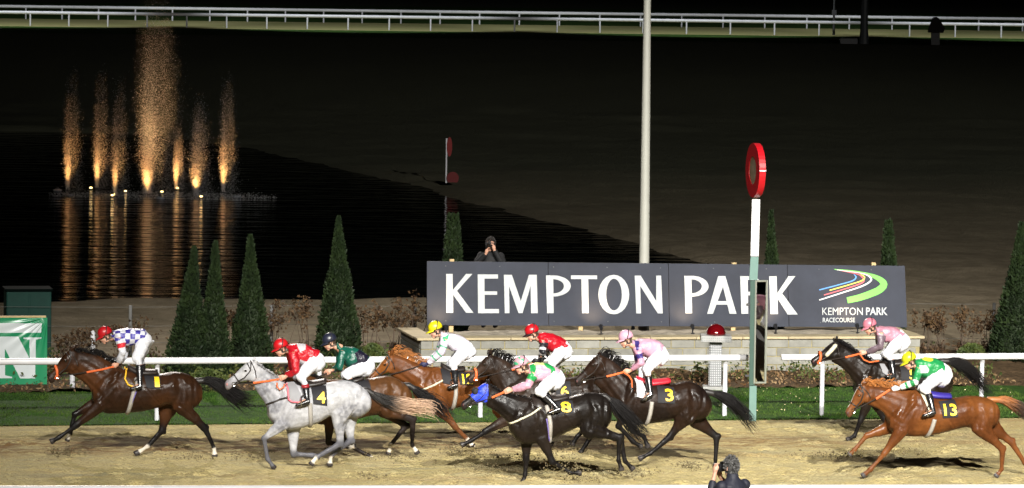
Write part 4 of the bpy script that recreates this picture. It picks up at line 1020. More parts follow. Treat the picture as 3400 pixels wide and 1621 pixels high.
def make_horse(h):
    fr, cv = h['fr'], h['cv']; r = np.random.default_rng(h['seed'])
    t = thing('horse', fr, h['label'], 'horse', 'racehorses on the sand track')
    mb = MB()
    # trunk
    tor = h['torso']; n_ = len(tor); sts = []
    for i, s_ in enumerate(tor):
        A, B = fr.p(*cv(s_[0], s_[1])), fr.p(*cv(s_[0], s_[2])); u_ = i/(n_-1)
        wd = np.interp(u_, [0, .08, .2, .4, .6, .75, .88, .96, 1], [.13, .19, .225, .275, .285, .255, .25, .19, .10]); sts.append((A, B, wd, 0))
    mb.loft(sts, n=22, sub=3, ex=0.92)
    # neck
    cr, th = h['crest'], h['throat']; m_ = 7; sts = []
    def along(pl, t_):
        pl = [np.array(fr.p(*cv(*p))) for p in pl]; L = [0]
        for i in range(len(pl)-1): L.append(L[-1]+np.linalg.norm(pl[i+1]-pl[i]))
        x = t_*L[-1]; i = min(np.searchsorted(L, x, side='right')-1, len(pl)-2); return pl[i]+(pl[i+1]-pl[i])*((x-L[i])/max(L[i+1]-L[i], 1e-6))
    for i in range(m_):
        u_ = i/(m_-1); sts.append((tuple(along(cr, u_)), tuple(along(th, u_)), np.interp(u_, [0, .3, .7, 1], [.072, .085, .125, .175]), 0))
    mb.loft(sts, n=16, sub=2, ex=0.95)
    # head
    hs, hat, hl = head_stations(h['poll'], h['nose'], fr, cv); mb.loft(hs, n=16, sub=2, ex=0.9)
    hk = hl/0.6
    p_ = hat(0.26, 0.36)
    for sd in (-1, 1): mb.ell((p_[0], sd*0.062*hk, p_[1]), (0.085*hk, 0.04*hk, 0.085*hk))          # cheek
    p_ = hat(0.30, 0.07)
    for sd in (-1, 1): mb.ell((p_[0], sd*0.078*hk, p_[1]), (0.045*hk, 0.024*hk, 0.028*hk))         # brow bone
    p_ = hat(0.95, 0.10)
    for sd in (-1, 1): mb.ell((p_[0], sd*0.042*hk, p_[1]), (0.035*hk, 0.018*hk, 0.03*hk))
    # ears
    for (bx, tip, b) in h.get('ears', []):
        q0, q1 = np.array(fr.P(*cv(*bx), b)), np.array(fr.P(*cv(*tip), b*1.3)); mid = q0*0.5+q1*0.5
        mb.limb([(*q0, .030, .018), (*mid, .034, .022), (*(q0*0.15+q1*0.85), .020, .013), (*q1, .006, .006)], 8)
    # legs
    LEG = []
    for key, prof, bs in (('fn', LEGF, (-.135, -.125, -.115, -.115)), ('ff', LEGF, (.135, .125, .115, .115)), ('hn', LEGH, (-.125, -.15, -.12, -.11, -.11)), ('hf', LEGH, (.125, .15, .12, .11, .11))):
        if key not in h: continue
        q, o = leg_points(fr, cv, h[key], bs, prof); mb.limb(o, 14)
        if prof is LEGF:      # forearm root into the shoulder
            e = q[0]; mb.ell((e[0]+0.03, e[1]*0.9, e[2]+0.10), (0.13, 0.085, 0.20)); mb.ell((e[0]+0.05, e[1]*1.08, e[2]+0.02), (0.075, 0.06, 0.09))
            kx = q[1]; mb.ell(kx, (0.056, 0.05, 0.062))
        else:
            hk_, st, ft = q[2], q[1], q[3]; v = (hk_-st)/np.linalg.norm(hk_-st)+(hk_-ft)/np.linalg.norm(hk_-ft); v = v/(np.linalg.norm(v)+1e-6)
            if v[0] < 0 and abs(v[0]) > 0.3: v = -v
            c = hk_+v*0.035; mb.ell(c, (0.045, 0.036, 0.055))
            mb.ell(q[1]+np.array([0.02, 0, 0.0]), (0.15, 0.115, 0.17))
        f_ = q[-2]; mb.ell(f_, (0.042, 0.037, 0.045))
        LEG.append((key, q))
    # shoulder blade and haunch muscles
    wi = np.array(fr.p(*cv(*cr[-1]))); el = np.array(fr.p(*cv(*h['fn'][0])))
    d = el-wi; ang = math.atan2(d[0], -d[1]); R = Matrix.Rotation(ang, 3, 'Y')
    c = wi+d*0.5
    for sd in (-1, 1): mb.ell((c[0], sd*0.165, c[1]), (0.10, 0.065, 0.30), R.transposed())
    me = remesh(mb, 'horse_body', 0.0145, 5, 0.5)
    # muscle relief: furrows between the muscle groups, ribs, veins
    P = coords(me).astype(float); nb = np.empty(len(P)*3, np.float32); me.vertices.foreach_get('normal', nb); nb = nb.reshape(-1, 3).astype(float)
    L2 = lambda *q: [np.array(p) for p in q]
    tp = lambda i, k: (lambda A, B: np.array(A)*(1-k)+np.array(B)*k)(fr.p(*cv(tor[i][0], tor[i][1])), fr.p(*cv(tor[i][0], tor[i][2])))
    nT = len(tor); iS, iF = int(nT*0.30), int(round(nT*0.70)); E_ = np.array(fr.p(*cv(*h['fn'][0]))); K_ = np.array(fr.p(*cv(*h['fn'][1]))); ST = np.array(fr.p(*cv(*h['hn'][1]))); HK = np.array(fr.p(*cv(*h['hn'][2]))); HP = np.array(fr.p(*cv(*h['hn'][0])))
    ch = tp(0, 0.5); gro = []
    gro += [(L2(wi_ := np.array(fr.p(*cv(*cr[-1]))), wi_*0.5+E_*0.5+np.array([.09, 0]), E_+np.array([.10, .03])), .035, .011), (L2(wi_+np.array([-.02, -.10]), wi_*.4+ch*.6+np.array([.06, .05]), ch+np.array([.10, -.05])), .032, .012),
            (L2(wi_*.55+E_*.45+np.array([.05, .05]), E_*.8+ch*.2+np.array([0, .10])), .028, .010), (L2(tp(iF, .10), tp(iF, .45)+np.array([.03, 0]), tp(iF, .9)), .045, .016), (L2(HP+np.array([.14, .14]), HP*.5+ST*.5+np.array([.15, 0]), ST*.6+HK*.4+np.array([.05, .03])), .028, .012),
            (L2(HP+np.array([-.10, .12]), HP+np.array([.02, -.02]), ST*.6+HP*.4+np.array([.06, 0])), .03, .007), (L2(ST+np.array([-.05, .02]), ST*.5+HK*.5+np.array([-.01, 0])), .022, .009), (L2(E_+np.array([0, -.03]), K_*.75+E_*.25), .016, .006)]
    th0 = np.array(fr.p(*cv(*th[0]))); th1 = np.array(fr.p(*cv(*th[-1]))); gro.append((L2(th0*.7+np.array(fr.p(*cv(*cr[1])))*.3, th1*.75+wi_*.25), .028, .010)); gro.append((L2(np.array(fr.p(*cv(*cr[1])))*.7+th0*.3, wi_*.6+ch*.4), .035, .006))
    for q in range(7):
        i0 = nT*0.40+q*0.045*nT; ii = int(i0); gro.append((L2(tp(ii, .35)+np.array([q*.01, 0]), tp(min(ii+1, nT-1), .85)), .012, .0035))
    X2 = P[:, [0, 2]]; dsp = np.zeros(len(P))
    for (pl_, w_, dp_) in gro:
        dd, _ = poly_dist(X2, pl_); dsp -= dp_*np.exp(-(dd/w_)**2)-0.45*dp_*np.exp(-((dd-2.0*w_)/w_)**2)
    dsp += 0.010*(vnoise(P[:, 0]*9+50, P[:, 2]*5+P[:, 1]*4+50, h['seed'])-.5)+0.005*(vnoise(P[:, 0]*22+50, P[:, 2]*13+P[:, 1]*9+50, h['seed']+3)-.5)
    dsp *= smoothstep(.03, .09, np.abs(P[:, 1])); P = P+nb*dsp[:, None]; me.vertices.foreach_set('co', P.astype(np.float32).ravel()); me.update()
    # coat colours (points, socks, blaze, dapples): markings of the animal itself
    P = coords(me).astype(float); col = np.tile(np.array(h['coat']), (len(P), 1)); dk = np.array(h.get('points', h['coat']))
    a_, b_, z_ = P[:, 0], P[:, 1], P[:, 2]
    nz = vnoise(a_*6+40, z_*6+b_*3+20, h['seed'])
    nl = vnoise(a_*2.3+40+h['seed']*3.7, z_*2.3+20, h['seed']+50); nz = np.clip(0.45*nz+0.9*smoothstep(.35, .75, nl)*.9, 0, 1)
    if 'coat2' in h: col = col*(1-nz[:, None]*0.9)+np.array(h['coat2'])*nz[:, None]*0.9
    if h.get('dapple'):
        d1 = vnoise(a_*26+9, z_*26+b_*8, 5)
        ctr = [np.array(fr.p(*cv(*q))) for q in h['dapple']]
        msk = np.zeros(len(P))
        for c_, rr in zip(ctr, h['dapple_r']): msk = np.maximum(msk, np.exp(-(((a_-c_[0])/rr)**2+((z_-c_[1])/rr)**2)))
        f_ = np.clip(msk*1.3*(0.25+0.8*smoothstep(0.35, 0.65, d1)), 0, 0.62)[:, None]; col = col*(1-f_)+np.array(h['dapple_col'])*f_
    for key, q in LEG:
        dd, pr = poly_dist(P, [*q[1:]] if key[0] == 'h' else q)
        near = (1-smoothstep(0.10, 0.15, dd))*(np.sign(b_) == np.sign(q[-1][1]))
        lo = h.get('pt', (0.45, 0.95)); blk = smoothstep(lo[0], lo[1], pr)*near*h.get('pt_amt', 1.0)
        col = col*(1-blk[:, None])+dk*blk[:, None]
        if key in h.get('socks', {}):
            sk = smoothstep(h['socks'][key], h['socks'][key]+0.15, pr)*near; col = col*(1-sk[:, None])+np.array([0.55, 0.50, 0.42])*sk[:, None]
        hf_ = smoothstep(2.64, 2.70, pr)*near; col = col*(1-hf_[:, None])+np.array(h.get('hoofcol', (0.035, 0.03, 0.028)))*hf_[:, None]
    ax0, ax1 = np.array(hat(0, 0)), np.array(hat(1, 0)); axd = (ax1-ax0)/hl; tt = (P[:, [0, 2]]-ax0) @ axd/hl
    nn_ = np.array(hat(0, 1))-ax0; nn_ /= np.linalg.norm(nn_); oo = (P[:, [0, 2]]-ax0) @ nn_/hl
    inh = (oo > -0.15) & (oo < 0.5) & (tt > -0.05) & (tt < 1.1)
    mz = smoothstep(0.74, 0.95, tt)*inh*h.get('muzzle', 0.7); col = col*(1-mz[:, None])+np.array(h.get('muzzle_col', (0.02, 0.016, 0.015)))*mz[:, None]
    if h.get('blaze'):
        bz = inh*(oo < 0.06)*(np.abs(b_) < h['blaze']*(0.6+0.4*np.cos(tt*3)))*(tt > 0.12); col[bz > 0] = (0.62, 0.58, 0.52)
    set_col(me, np.clip(col, 0.004, 1))
    body = obj('body', me, t, M_coat)
    bvh = BVHTree.FromPolygons([Vector(p) for p in P], [tuple(p.vertices) for p in me.polygons])
    # eyes, nostrils
    for sd in (-1, 1):
        p_ = hat(0.31, 0.10); y = hit(bvh, p_[0], p_[1], sd) or sd*0.08; m_ = MB(); m_.ell((p_[0], y-sd*0.004, p_[1]), (0.024, 0.014, 0.019), nu=10, nv=6); m_.build('eye', M_eye, t, True)
        p_ = hat(0.945, 0.085); y = hit(bvh, p_[0], p_[1], sd) or sd*0.05; m_ = MB(); m_.ell((p_[0], y-sd*0.003, p_[1]), (0.017, 0.009, 0.024), nu=8, nv=6); m_.build('nostril', mat('nostril', h.get('nostril', (0.06, 0.02, 0.02)), 0.6), t, True)
    # mane
    pl = [np.array(fr.p(*cv(*p))) for p in cr]; V_, F_ = [], []; N = h.get('mane_n', 110); ln = h.get('mane', 0.2); wx, wz = h.get('mane_dir', (0.75, 0.15))
    for k in range(N):
        u_ = r.uniform(-0.08, 0.92); p0 = along(cr, max(u_, 0.0)); p0 = np.array([p0[0], 0, p0[1]]); p0[0] -= max(-u_, 0)*0.5
        L = ln*r.uniform(0.5, 1.1)*(1-0.3*u_); side = r.choice([-1, -1, 1]); lift = wz+r.normal()*0.16
        path = [p0+np.array([0, 0, -0.02]), p0+np.array([L*0.22*wx, side*0.02, 0.03+L*max(lift, -0.1)*0.5]), p0+np.array([L*0.65*wx, side*(0.04+0.02*r.random()), L*lift*0.9]), p0+np.array([L*wx*1.05, side*0.06+r.normal()*0.02, L*lift*0.9-L*0.25])]
        v, f, _ = strands(r, path, 2, lambda t_: 0.012, 0.008, wob=0.012, seg=4, lmin=0.8); F_.append(f+sum(len(x) for x in V_)); V_.append(v)
    mm = fast_mesh('mane', np.concatenate(V_), np.concatenate(F_)); M_mane = M_hair_black if not h.get('mane_col') else mat('mane_hair', h['mane_col'], 0.5, vary=0.35, vscale=9)
    obj('mane', mm, t, M_mane)
    # tail
    tl_ = [fr.P(*cv(*p)) for p in h['tail']]; sp = h.get('tail_r', 0.12)
    rad = lambda u_: 0.025+sp*(math.sin(min(u_, 1)*PI*0.62)**1.3)*(1-0.30*u_)
    v, f, tt_ = strands(r, tl_, int(1.5*h.get('tail_n', 230)), rad, 0.0075, wob=0.05, seg=9, lmin=0.45, droop=h.get('droop', 0.10))
    mm = fast_mesh('tail', v, f)
    if h.get('tail_tip'):
        q = smoothstep(*h.get('tail_mix', (0.45, 0.7)), tt_+RNG.normal(size=len(tt_))*0.03)[:, None]; set_col(mm, np.array(h.get('tail_col', (0.014, 0.012, 0.011)))*(1-q)+np.array(h['tail_tip'])*q)
        obj('tail', mm, t, mat('tail_hair', (0.1, 0.1, 0.1), 0.45, attr='coat', vary=0.2, vscale=20))
    else: obj('tail', mm, t, M_hair_black)
    m_ = MB(); q = [np.array(p) for p in tl_[:3]]; pts = [q[0]-np.array([0.10, 0, 0.0])]+q; m_.tube(pts, [0.05, 0.052, 0.05, 0.022], 10); m_.build('dock', mat('dock', h.get('tail_col', (0.014, 0.012, 0.011)), 0.5), t, True)
    # bridle
    hp = lambda t_, o_: hat(t_, o_)
    def hstrap(pts, w, m, name, par=t):
        return wrap(bvh, dense(pts, 7), 0.003, w, 'first', 0.05).build(name, m, par, True)
    lm = h.get('leather', M_leather)
    br = hstrap([hp(0.02, 0.0), hp(0.20, 0.18), hp(0.45, 0.24), hp(0.72, 0.20)], 0.022, lm, 'bridle')
    hstrap([hp(0.14, -0.02), hp(0.18, 0.14)], 0.02, lm, 'browband', br); hstrap([hp(0.03, 0.02), hp(0.10, 0.28), hp(0.20, 0.44)], 0.018, lm, 'throat_lash', br)
    nbm = M_orange if h.get('noseband') == 'orange' else lm
    if h.get('noseband') == 'sheep':
        hstrap([hp(0.57, 0.0), hp(0.60, 0.14)], 0.05, M_sheep, 'noseband', br)
    elif nbm is M_orange:
        hstrap([hp(0.60, 0.0), hp(0.66, 0.09), hp(0.76, 0.19), hp(0.83, 0.23)], 0.05, nbm, 'noseband', br); m_ = MB()
        for sd in (-1, 1):
            p_ = hp(0.80, 0.20); y = hit(bvh, *p_, sd) or sd*0.05; m_.ell((p_[0], y+sd*0.004, p_[1]), (0.05, 0.008, 0.045), nu=12, nv=6)
        m_.build('noseband_flap', M_orange, br)
    else: hstrap([hp(0.62, -0.005), hp(0.64, 0.14), hp(0.63, 0.27)], 0.022, lm, 'noseband', br)
    m_ = MB(); bit = []
    for sd in (-1, 1):
        p_ = hp(0.79, 0.20); y = hit(bvh, *p_, sd) or sd*0.05; c = (p_[0], y+sd*0.012, p_[1]); bit.append(c)
        m_.tube([(c[0]+0.032*math.cos(a), c[1], c[2]+0.032*math.sin(a)) for a in np.linspace(0, 2*PI, 13)], 0.006, 5, cap=False)
    m_.tube([bit[0], bit[1]], 0.007, 6); m_.build('bit', M_steelb, br)
    if 'cheek' in h: hstrap([hp(0.10, 0.10), hp(0.52, 0.18)], 0.075, M_sheep, 'cheek_roll', br)
    # hood
    if 'hood' in h:
        poly = [fr.p(*cv(*p)) for p in h['hood']]; mat_h = mat('blue_hood', (0.012, 0.04, 0.55), 0.5, vary=0.12, vscale=12, bump=0.4, bscale=30)
        x, z = P[:, 0], P[:, 2]; ins = in_poly(x, z, poly); nr_ = np.zeros((len(P), 3)); nb = np.empty(len(P)*3, np.float32); me.vertices.foreach_get('normal', nb); nb = nb.reshape(-1, 3)
        idx = np.nonzero(ins)[0]; mp_ = -np.ones(len(P), int); mp_[idx] = np.arange(len(idx)); fs = [tuple(mp_[i] for i in p.vertices) for p in me.polygons if all(ins[i] for i in p.vertices)]
        m_ = MB(); m_.add((P[idx]+nb[idx]*0.010), fs); hd = m_.build('hood', mat_h, t, True)
        m_ = MB()
        for sd in (-1, 1):
            p_ = fr.p(*cv(*h['eyecup'])); y = hit(bvh, *p_, sd) or sd*0.08; m_.ell((p_[0], y+sd*0.02, p_[1]), (0.055, 0.03, 0.06), nu=14, nv=8)
        m_.build('eye_cup', M_cloth_black, hd, True)
    # saddle, cloth, girth
    cl_ = panel(bvh, fr, cv, h['cloth'], M_cloth_black, 'number_cloth', t, nu=12, nv=10, off=0.018)
    if 'number' in h:
        cm = cl_.data; b2 = BVHTree.FromPolygons([v.co[:] for v in cm.vertices], [tuple(p.vertices) for p in cm.polygons]); number(b2, fr, cv, h['number'], h['numbox'], cl_)
    if 'pad' in h: panel(bvh, fr, cv, h['pad'][0], h['pad'][1], 'saddle_pad', t, nu=8, nv=8, off=0.024)
    if 'trim' in h: strap(bvh, fr, cv, h['trim'][0], 0.03, h['trim'][1], 'pad_trim', t, None, off=0.03)
    s0, s1 = h['saddle']; q0, q1 = np.array(fr.p(*cv(*s0))), np.array(fr.p(*cv(*s1))); sm_ = h.get('saddle_mat', M_leather)
    m_ = MB(); up = np.array([0, 0.05]); m_.loft([((*(q0+up*1.3),), (*(q0-up*1.5),), .07, 0), ((*(q0*0.7+q1*0.3+up*0.5),), (*(q0*0.7+q1*0.3-up*2.2),), .16, 0), ((*(q0*0.35+q1*0.65+up*0.7),), (*(q0*0.35+q1*0.65-up*1.6),), .17, 0), ((*(q1+up*1.3),), (*(q1-up*0.8),), .13, 0)], n=14, sub=3)
    m_.build('saddle', sm_, t, True)
    g = h['girth']; gq = strap(bvh, fr, cv, g, 0.075, M_girth, 'girth', t, 'last', off=0.0); 
    strap(bvh, fr, cv, [(g[0][0]-6, g[0][1]+ (g[-1][1]-g[0][1])*0.35), (g[-1][0]-6, g[-1][1])], 0.022, M_girth2, 'girth_stripe', gq, 'last', off=0.02)
    if 'breast' in h: strap(bvh, fr, cv, h['breast'][0], 0.034, h['breast'][1], 'breast_girth', t, off=0.004)
    # reins: from the bit to the rider's hands
    hx = h['hands']; rm = MB(); rm2 = MB()
    for sd, c in zip((-1, 1), bit):
        e = fr.P(*cv(*hx), sd*0.07); c = np.array(c); e = np.array(e); k = h.get('rein_split', 0.5); mid = c*(1-k)+e*k; mid[1] = mid[1]*0.7+sd*0.06; mid[2] -= 0.01
        y = hit(bvh, mid[0], mid[2], sd); 
        if y is not None and abs(y)+0.01 > abs(mid[1]): mid[1] = y+sd*0.012
        q3 = c*0.5+mid*0.5; y = hit(bvh, q3[0], q3[2], sd)
        if y is not None and abs(y)+0.01 > abs(q3[1]): q3[1] = y+sd*0.012
        q4 = mid*0.5+e*0.5; y = hit(bvh, q4[0], q4[2], sd)
        if y is not None and abs(y)+0.01 > abs(q4[1]): q4[1] = y+sd*0.012
        rm.tube([c, q3, mid], 0.010, 6); rm2.tube([mid, q4, e], 0.018 if h.get('rein') == 'orange' else 0.012, 6)
    rn = rm.build('reins', M_leather, t); rm2.build('rein_grip', M_orange if h.get('rein') == 'orange' else lm, rn)
    if 'loop' in h:
        m_ = MB(); m_.tube([fr.P(*cv(*p), -0.2) for p in h['loop']], 0.013, 6); m_.build('rein_loop', M_orange if h.get('rein') == 'orange' else lm, rn)
    return t, bvh
# ================================================================== RIDERS
M_skin = mat('skin', (0.48, 0.25, 0.17), 0.5, attr='coat', spec=0.4)
M_silk = mat('silk', (0.5, 0.5, 0.5), 0.38, spec=0.5, attr='coat', vary=0.10, vscale=14, bump=0.75, bscale=13, bdist=0.03)
M_breech = mat('white_breeches', (0.55, 0.56, 0.60), 0.7, vary=0.05, vscale=9, bump=0.7, bscale=11, bdist=0.02)
M_boot = mat('boot_leather', (0.010, 0.010, 0.011), 0.22, spec=0.6)
M_goggle = mat('goggle_lens', (0.02, 0.018, 0.015), 0.1, coat=1.0)
M_elastic = mat('elastic', (0.015, 0.015, 0.018), 0.7)
M_capmat = mat('cap_silk', (0.5, 0.5, 0.5), 0.35, spec=0.5, attr='coat', bump=0.3, bscale=18, bdist=0.01)
SKIN = (0.50, 0.27, 0.185)
def hand_mesh(mb, wr, hd, b, k=1.0):
    """closed hand: palm, four unequal fingers curled round the rein, thumb from the side of the palm"""
    w, h = np.array(wr), np.array(hd); d = h-w; d /= np.linalg.norm(d)+1e-9; s_ = np.array([0, 1, 0]); dn = np.cross(s_, d); dn /= np.linalg.norm(dn)+1e-9
    if dn[2] > 0: dn = -dn
    c = w+d*0.05
    mb.limb([(*(w), .028, .024), (*(w+d*0.03), .036, .022), (*(w+d*0.085), .040, .022)], 10)
    for i, L in enumerate((.92, 1.0, .96, .8)):
        o = dn*(-0.028+0.019*i); p0 = w+d*0.08+o; p1 = p0+d*0.035*L+s_*0.008; p2 = p1+d*0.008*L-s_*(-0.026)*L; p3 = p2-d*0.028*L+s_*0.012
        mb.tube([p0, p1, p2, p3], [.0105, .010, .0095, .0085], 7)
    p0 = w+d*0.035-dn*0.036; mb.tube([p0, p0+d*0.035-dn*0.012+s_*0.010, p0+d*0.065+s_*0.022], [.0125, .011, .0095], 7)
def head_mesh(mb, c, f, u):
    c = np.array(c); f = np.array(f); u = np.array(u); R = Matrix((Vector(f), Vector((0, 1, 0)), Vector(u))).transposed()
    P = lambda x, y, z: c+f*x+np.array([0, y, 0])+u*z
    mb.ell(P(-0.008, 0, -0.005), (.098, .076, .105), R); mb.ell(P(.035, 0, -.075), (.066, .060, .078), R)
    mb.ell(P(.055, 0, -.135), (.036, .036, .028), R)                                  # chin
    for sd in (-1, 1):
        mb.ell(P(.052, sd*.036, -.075), (.026, .022, .026), R)                         # cheekbones
        mb.ell(P(.012, sd*.052, -.115), (.044, .020, .024), R)                         # jaw
        mb.ell(P(-.015, sd*.078, -.062), (.020, .010, .031), R)                        # ears
    mb.tube([P(.088, 0, -.030), P(.112, 0, -.062), P(.112, 0, -.072)], [.011, .016, .014], 8)   # nose
    for sd in (-1, 1): mb.ell(P(.103, sd*.011, -.074), (.012, .009, .009), R)
    mb.ell(P(.090, 0, -.100), (.014, .024, .007), R); mb.ell(P(.088, 0, -.112), (.013, .021, .007), R)     # lips
    return P, R
def make_rider(j):
    fr, cv = j['fr'], j['cv']; bvh = j.get('bvh'); t = thing('person', fr, j['label'], 'person', 'jockeys riding in the race')
    la = math.radians(j.get('look', 22)); f = np.array([-math.cos(la), 0, -math.sin(la)]); u = np.array([-math.sin(la), 0, math.cos(la)])
    cap = np.array(fr.P(*cv(*j['cap']))); c = cap-u*0.015
    # body under the clothes: head, neck, trunk and limbs in one surface
    mb = MB(); P, R = head_mesh(mb, c, f, u)
    sh, hip = np.array(fr.P(*cv(*j['sh']))), np.array(fr.P(*cv(*j['hip'])))
    nb_ = np.array(fr.P(*cv(*j['neck']))); mb.limb([(*P(-.02, 0, -.07), .052, .052), (*((P(-.03, 0, -.12)+nb_)/2), .052, .054), (*nb_, .062, .07), (*(nb_*0.5+sh*0.5), .075, .10)], 12)
    mb.limb([(*sh, .08, .12), (*(sh*0.5+hip*0.5), .085, .11), (*hip, .08, .10)], 12)
    sl = MB(); br = MB(); boots = []; arms = []; dx = j.get('far', (4, 0)); hands = []
    tor = j['torso']; n_ = len(tor); sts = []
    for i, (A, B) in enumerate(tor): sts.append((fr.p(*cv(*A)), fr.p(*cv(*B)), np.interp(i/(n_-1), [0, .2, .5, .8, 1], [.085, .185, .19, .165, .15]), 0))
    sl.loft(sts, n=22, sub=3, ex=0.9)
    sl.limb([(*(nb_*0.75+P(-.03, 0, -.12)*0.25), .062, .064), (*nb_, .075, .085)], 14)      # collar
    seat = j['seat']; sts = [(fr.p(*cv(*A)), fr.p(*cv(*B)), w_, 0) for (A, B), w_ in zip(seat, [.135, .165, .175, .15, .07][:len(seat)])]; br.loft(sts, n=22, sub=3, ex=0.9)
    for sd in (-1, 1):
        ox, oy = (0, 0) if sd < 0 else dx
        q = lambda key, b: np.array(fr.P(*cv(j[key][0]+ox, j[key][1]+oy), b))
        s_, e_, w_ = q('sh', sd*.155), q('el', sd*.20), q('wr', sd*.085); hd = q('hand', sd*.065)
        mb.limb([(*s_, .05, .05), (*e_, .038, .038), (*w_, .027, .025)], 10); hand_mesh(mb, w_, hd, sd); hands.append((w_, hd))
        m1, m2 = s_*.5+e_*.5, e_*.45+w_*.55
        sl.limb([(*(s_*0.9+sh*0.1+np.array([0, 0, .0])), .085, .07), (*m1, .072, .068), (*e_, .064, .060), (*m2, .056, .052), (*(w_*0.93+e_*0.07), .036, .034)], 14); sl.ell(e_, (.062, .058, .062)); arms.append((s_, e_, w_, sd))
        hp = q('hip', sd*.09)
        def side_b(key, d_, dflt):
            a, z = fr.p(*cv(*j[key])); y = hit(bvh, a, z, sd) if bvh else None
            return sd*max((abs(y) if y is not None else 0)+d_, dflt)
        kb, bb, ab = side_b('knee', .075, .20), side_b('bt', .065, .21), side_b('ank', .065, .22)
        kn, bt, an, to = q('knee', kb), q('bt', bb), q('ank', ab), q('toe', ab*1.02)
        mb.limb([(*hp, .08, .08), (*kn, .05, .05), (*bt, .045, .045), (*an, .033, .033), (*(to*0.8+an*0.2), .025, .03)], 10)
        kr = j.get('kr', .070)*1.06
        br.limb([(*hp, .125, .105), (*(hp*.5+kn*.5), .108, .095), (*(hp*.15+kn*.85), kr+.008, .07), (*kn, kr, .064), (*(kn*.45+bt*.55), .058, .056), (*bt, .052, .050)], 16); br.ell(kn, (kr*0.98, .062, kr*0.98))
        bo = MB(); ml = bt*.5+an*.5; heel = an+(an-bt)/np.linalg.norm(an-bt)*0.045
        bo.limb([(*bt, .058, .056), (*(bt*.7+an*.3), .060, .056), (*ml, .054, .05), (*(bt*.15+an*.85), .041, .039), (*an, .043, .038)], 14)
        fd = (to-heel); fl = np.linalg.norm(fd); fd /= fl
        bo.limb([(*(heel-fd*0.035), .034, .030), (*(heel+fd*0.03), .046, .036), (*(heel+fd*fl*0.5), .036, .040), (*(heel+fd*fl*0.85), .028, .040), (*(to), .016, .028)], 14); bo.limb([(*an, .043, .038), (*heel, .04, .034)], 12)
        boots.append((bo, an, to, heel, bt))
    bm_ = remesh(mb, 'person_body', 0.0075, 3, 0.4); Pb = coords(bm_).astype(float); col = np.tile(np.array(SKIN), (len(Pb), 1))
    if j.get('glove'):
        for (w_, hd) in hands:
            d_, _ = poly_dist(Pb, [w_-(hd-w_)*0.3, hd+(hd-w_)*0.4]); col[d_ < 0.075] = j['glove']
    hr = np.array([(p-c) @ f for p in Pb]); hu = np.array([(p-c) @ u for p in Pb]); dh = np.linalg.norm(Pb-c, axis=1)
    col[(dh < .16) & (hr < 0.028) & (hu > -.115) & (hu < 0.2) & ~((np.abs(Pb[:, 1]) > .07))] = (0.05, 0.032, 0.02)
    lip = (dh < .2) & (hr > .078) & (hu < -.094) & (hu > -.116); col[lip] = (0.42, 0.16, 0.13)
    set_col(bm_, col); obj('body', bm_, t, M_skin)
    # silks
    sm = remesh(sl, 'silks', 0.0095, 4, 0.5); Ps = coords(sm).astype(float); col = np.tile(np.array(j['silk']), (len(Ps), 1))
    wav = 0.006*(vnoise(Ps[:, 0]*18+30, Ps[:, 2]*18+Ps[:, 1]*9+30, 9)-0.5)+0.010*(vnoise(Ps[:, 0]*8+30, Ps[:, 2]*8+Ps[:, 1]*6+30, 19)-0.5)
    nb2 = np.empty(len(Ps)*3, np.float32); sm.vertices.foreach_get('normal', nb2); Pw = Ps+nb2.reshape(-1, 3)*wav[:, None]*2.6; sm.vertices.foreach_set('co', Pw.astype(np.float32).ravel()); sm.update()
    x, y, z = Ps[:, 0], Ps[:, 1], Ps[:, 2]
    if 'check' in j:
        k_, c1, c2 = j['check']; ax = hip-sh; ax /= np.linalg.norm(ax); s1 = (Ps-sh) @ ax; n2 = np.array([-ax[2], 0, ax[0]]); s2 = (Ps-sh) @ n2
        ang = np.where(np.abs(s2) < 0.3, np.arctan2(s2, np.abs(y)+0.02)*0.19, 0); q = (np.floor(s1/k_)+np.floor(ang/k_)).astype(int) % 2; col = np.where(q[:, None] == 0, np.array(c1), np.array(c2))
    for op in j.get('paint', []):
        pl = [fr.p(*cv(*p)) for p in op[0]]; k = in_poly(x, z, pl); col[k] = op[1]
    for (s_, e_, w_, sd) in arms:
        d_, pr = poly_dist(Ps, [s_, e_, w_]); k = (d_ < 0.088) & (pr > j.get('arm0', 0.22)) & (y*sd > 0.03)
        if 'sleeve' in j: col[k] = j['sleeve']
        for (t0, t1, c_) in j.get('bands', []): col[k & (pr > t0) & (pr < t1)] = c_
    set_col(sm, col); obj('silks', sm, t, M_silk)
    bq = remesh(br, 'breeches', 0.0095, 4, 0.5); Pq = coords(bq).astype(float); nq = np.empty(len(Pq)*3, np.float32); bq.vertices.foreach_get('normal', nq); wq = .010*(vnoise(Pq[:, 0]*16+Pq[:, 2]*10+40, Pq[:, 2]*7-Pq[:, 0]*7+Pq[:, 1]*5+40, 29)-.5)+.007*(vnoise(Pq[:, 0]*34+40, Pq[:, 2]*20+Pq[:, 1]*12+40, 39)-.5)
    bq.vertices.foreach_set('co', (Pq+nq.reshape(-1, 3)*wq[:, None]*1.6).astype(np.float32).ravel()); bq.update(); obj('breeches', bq, t, M_breech)
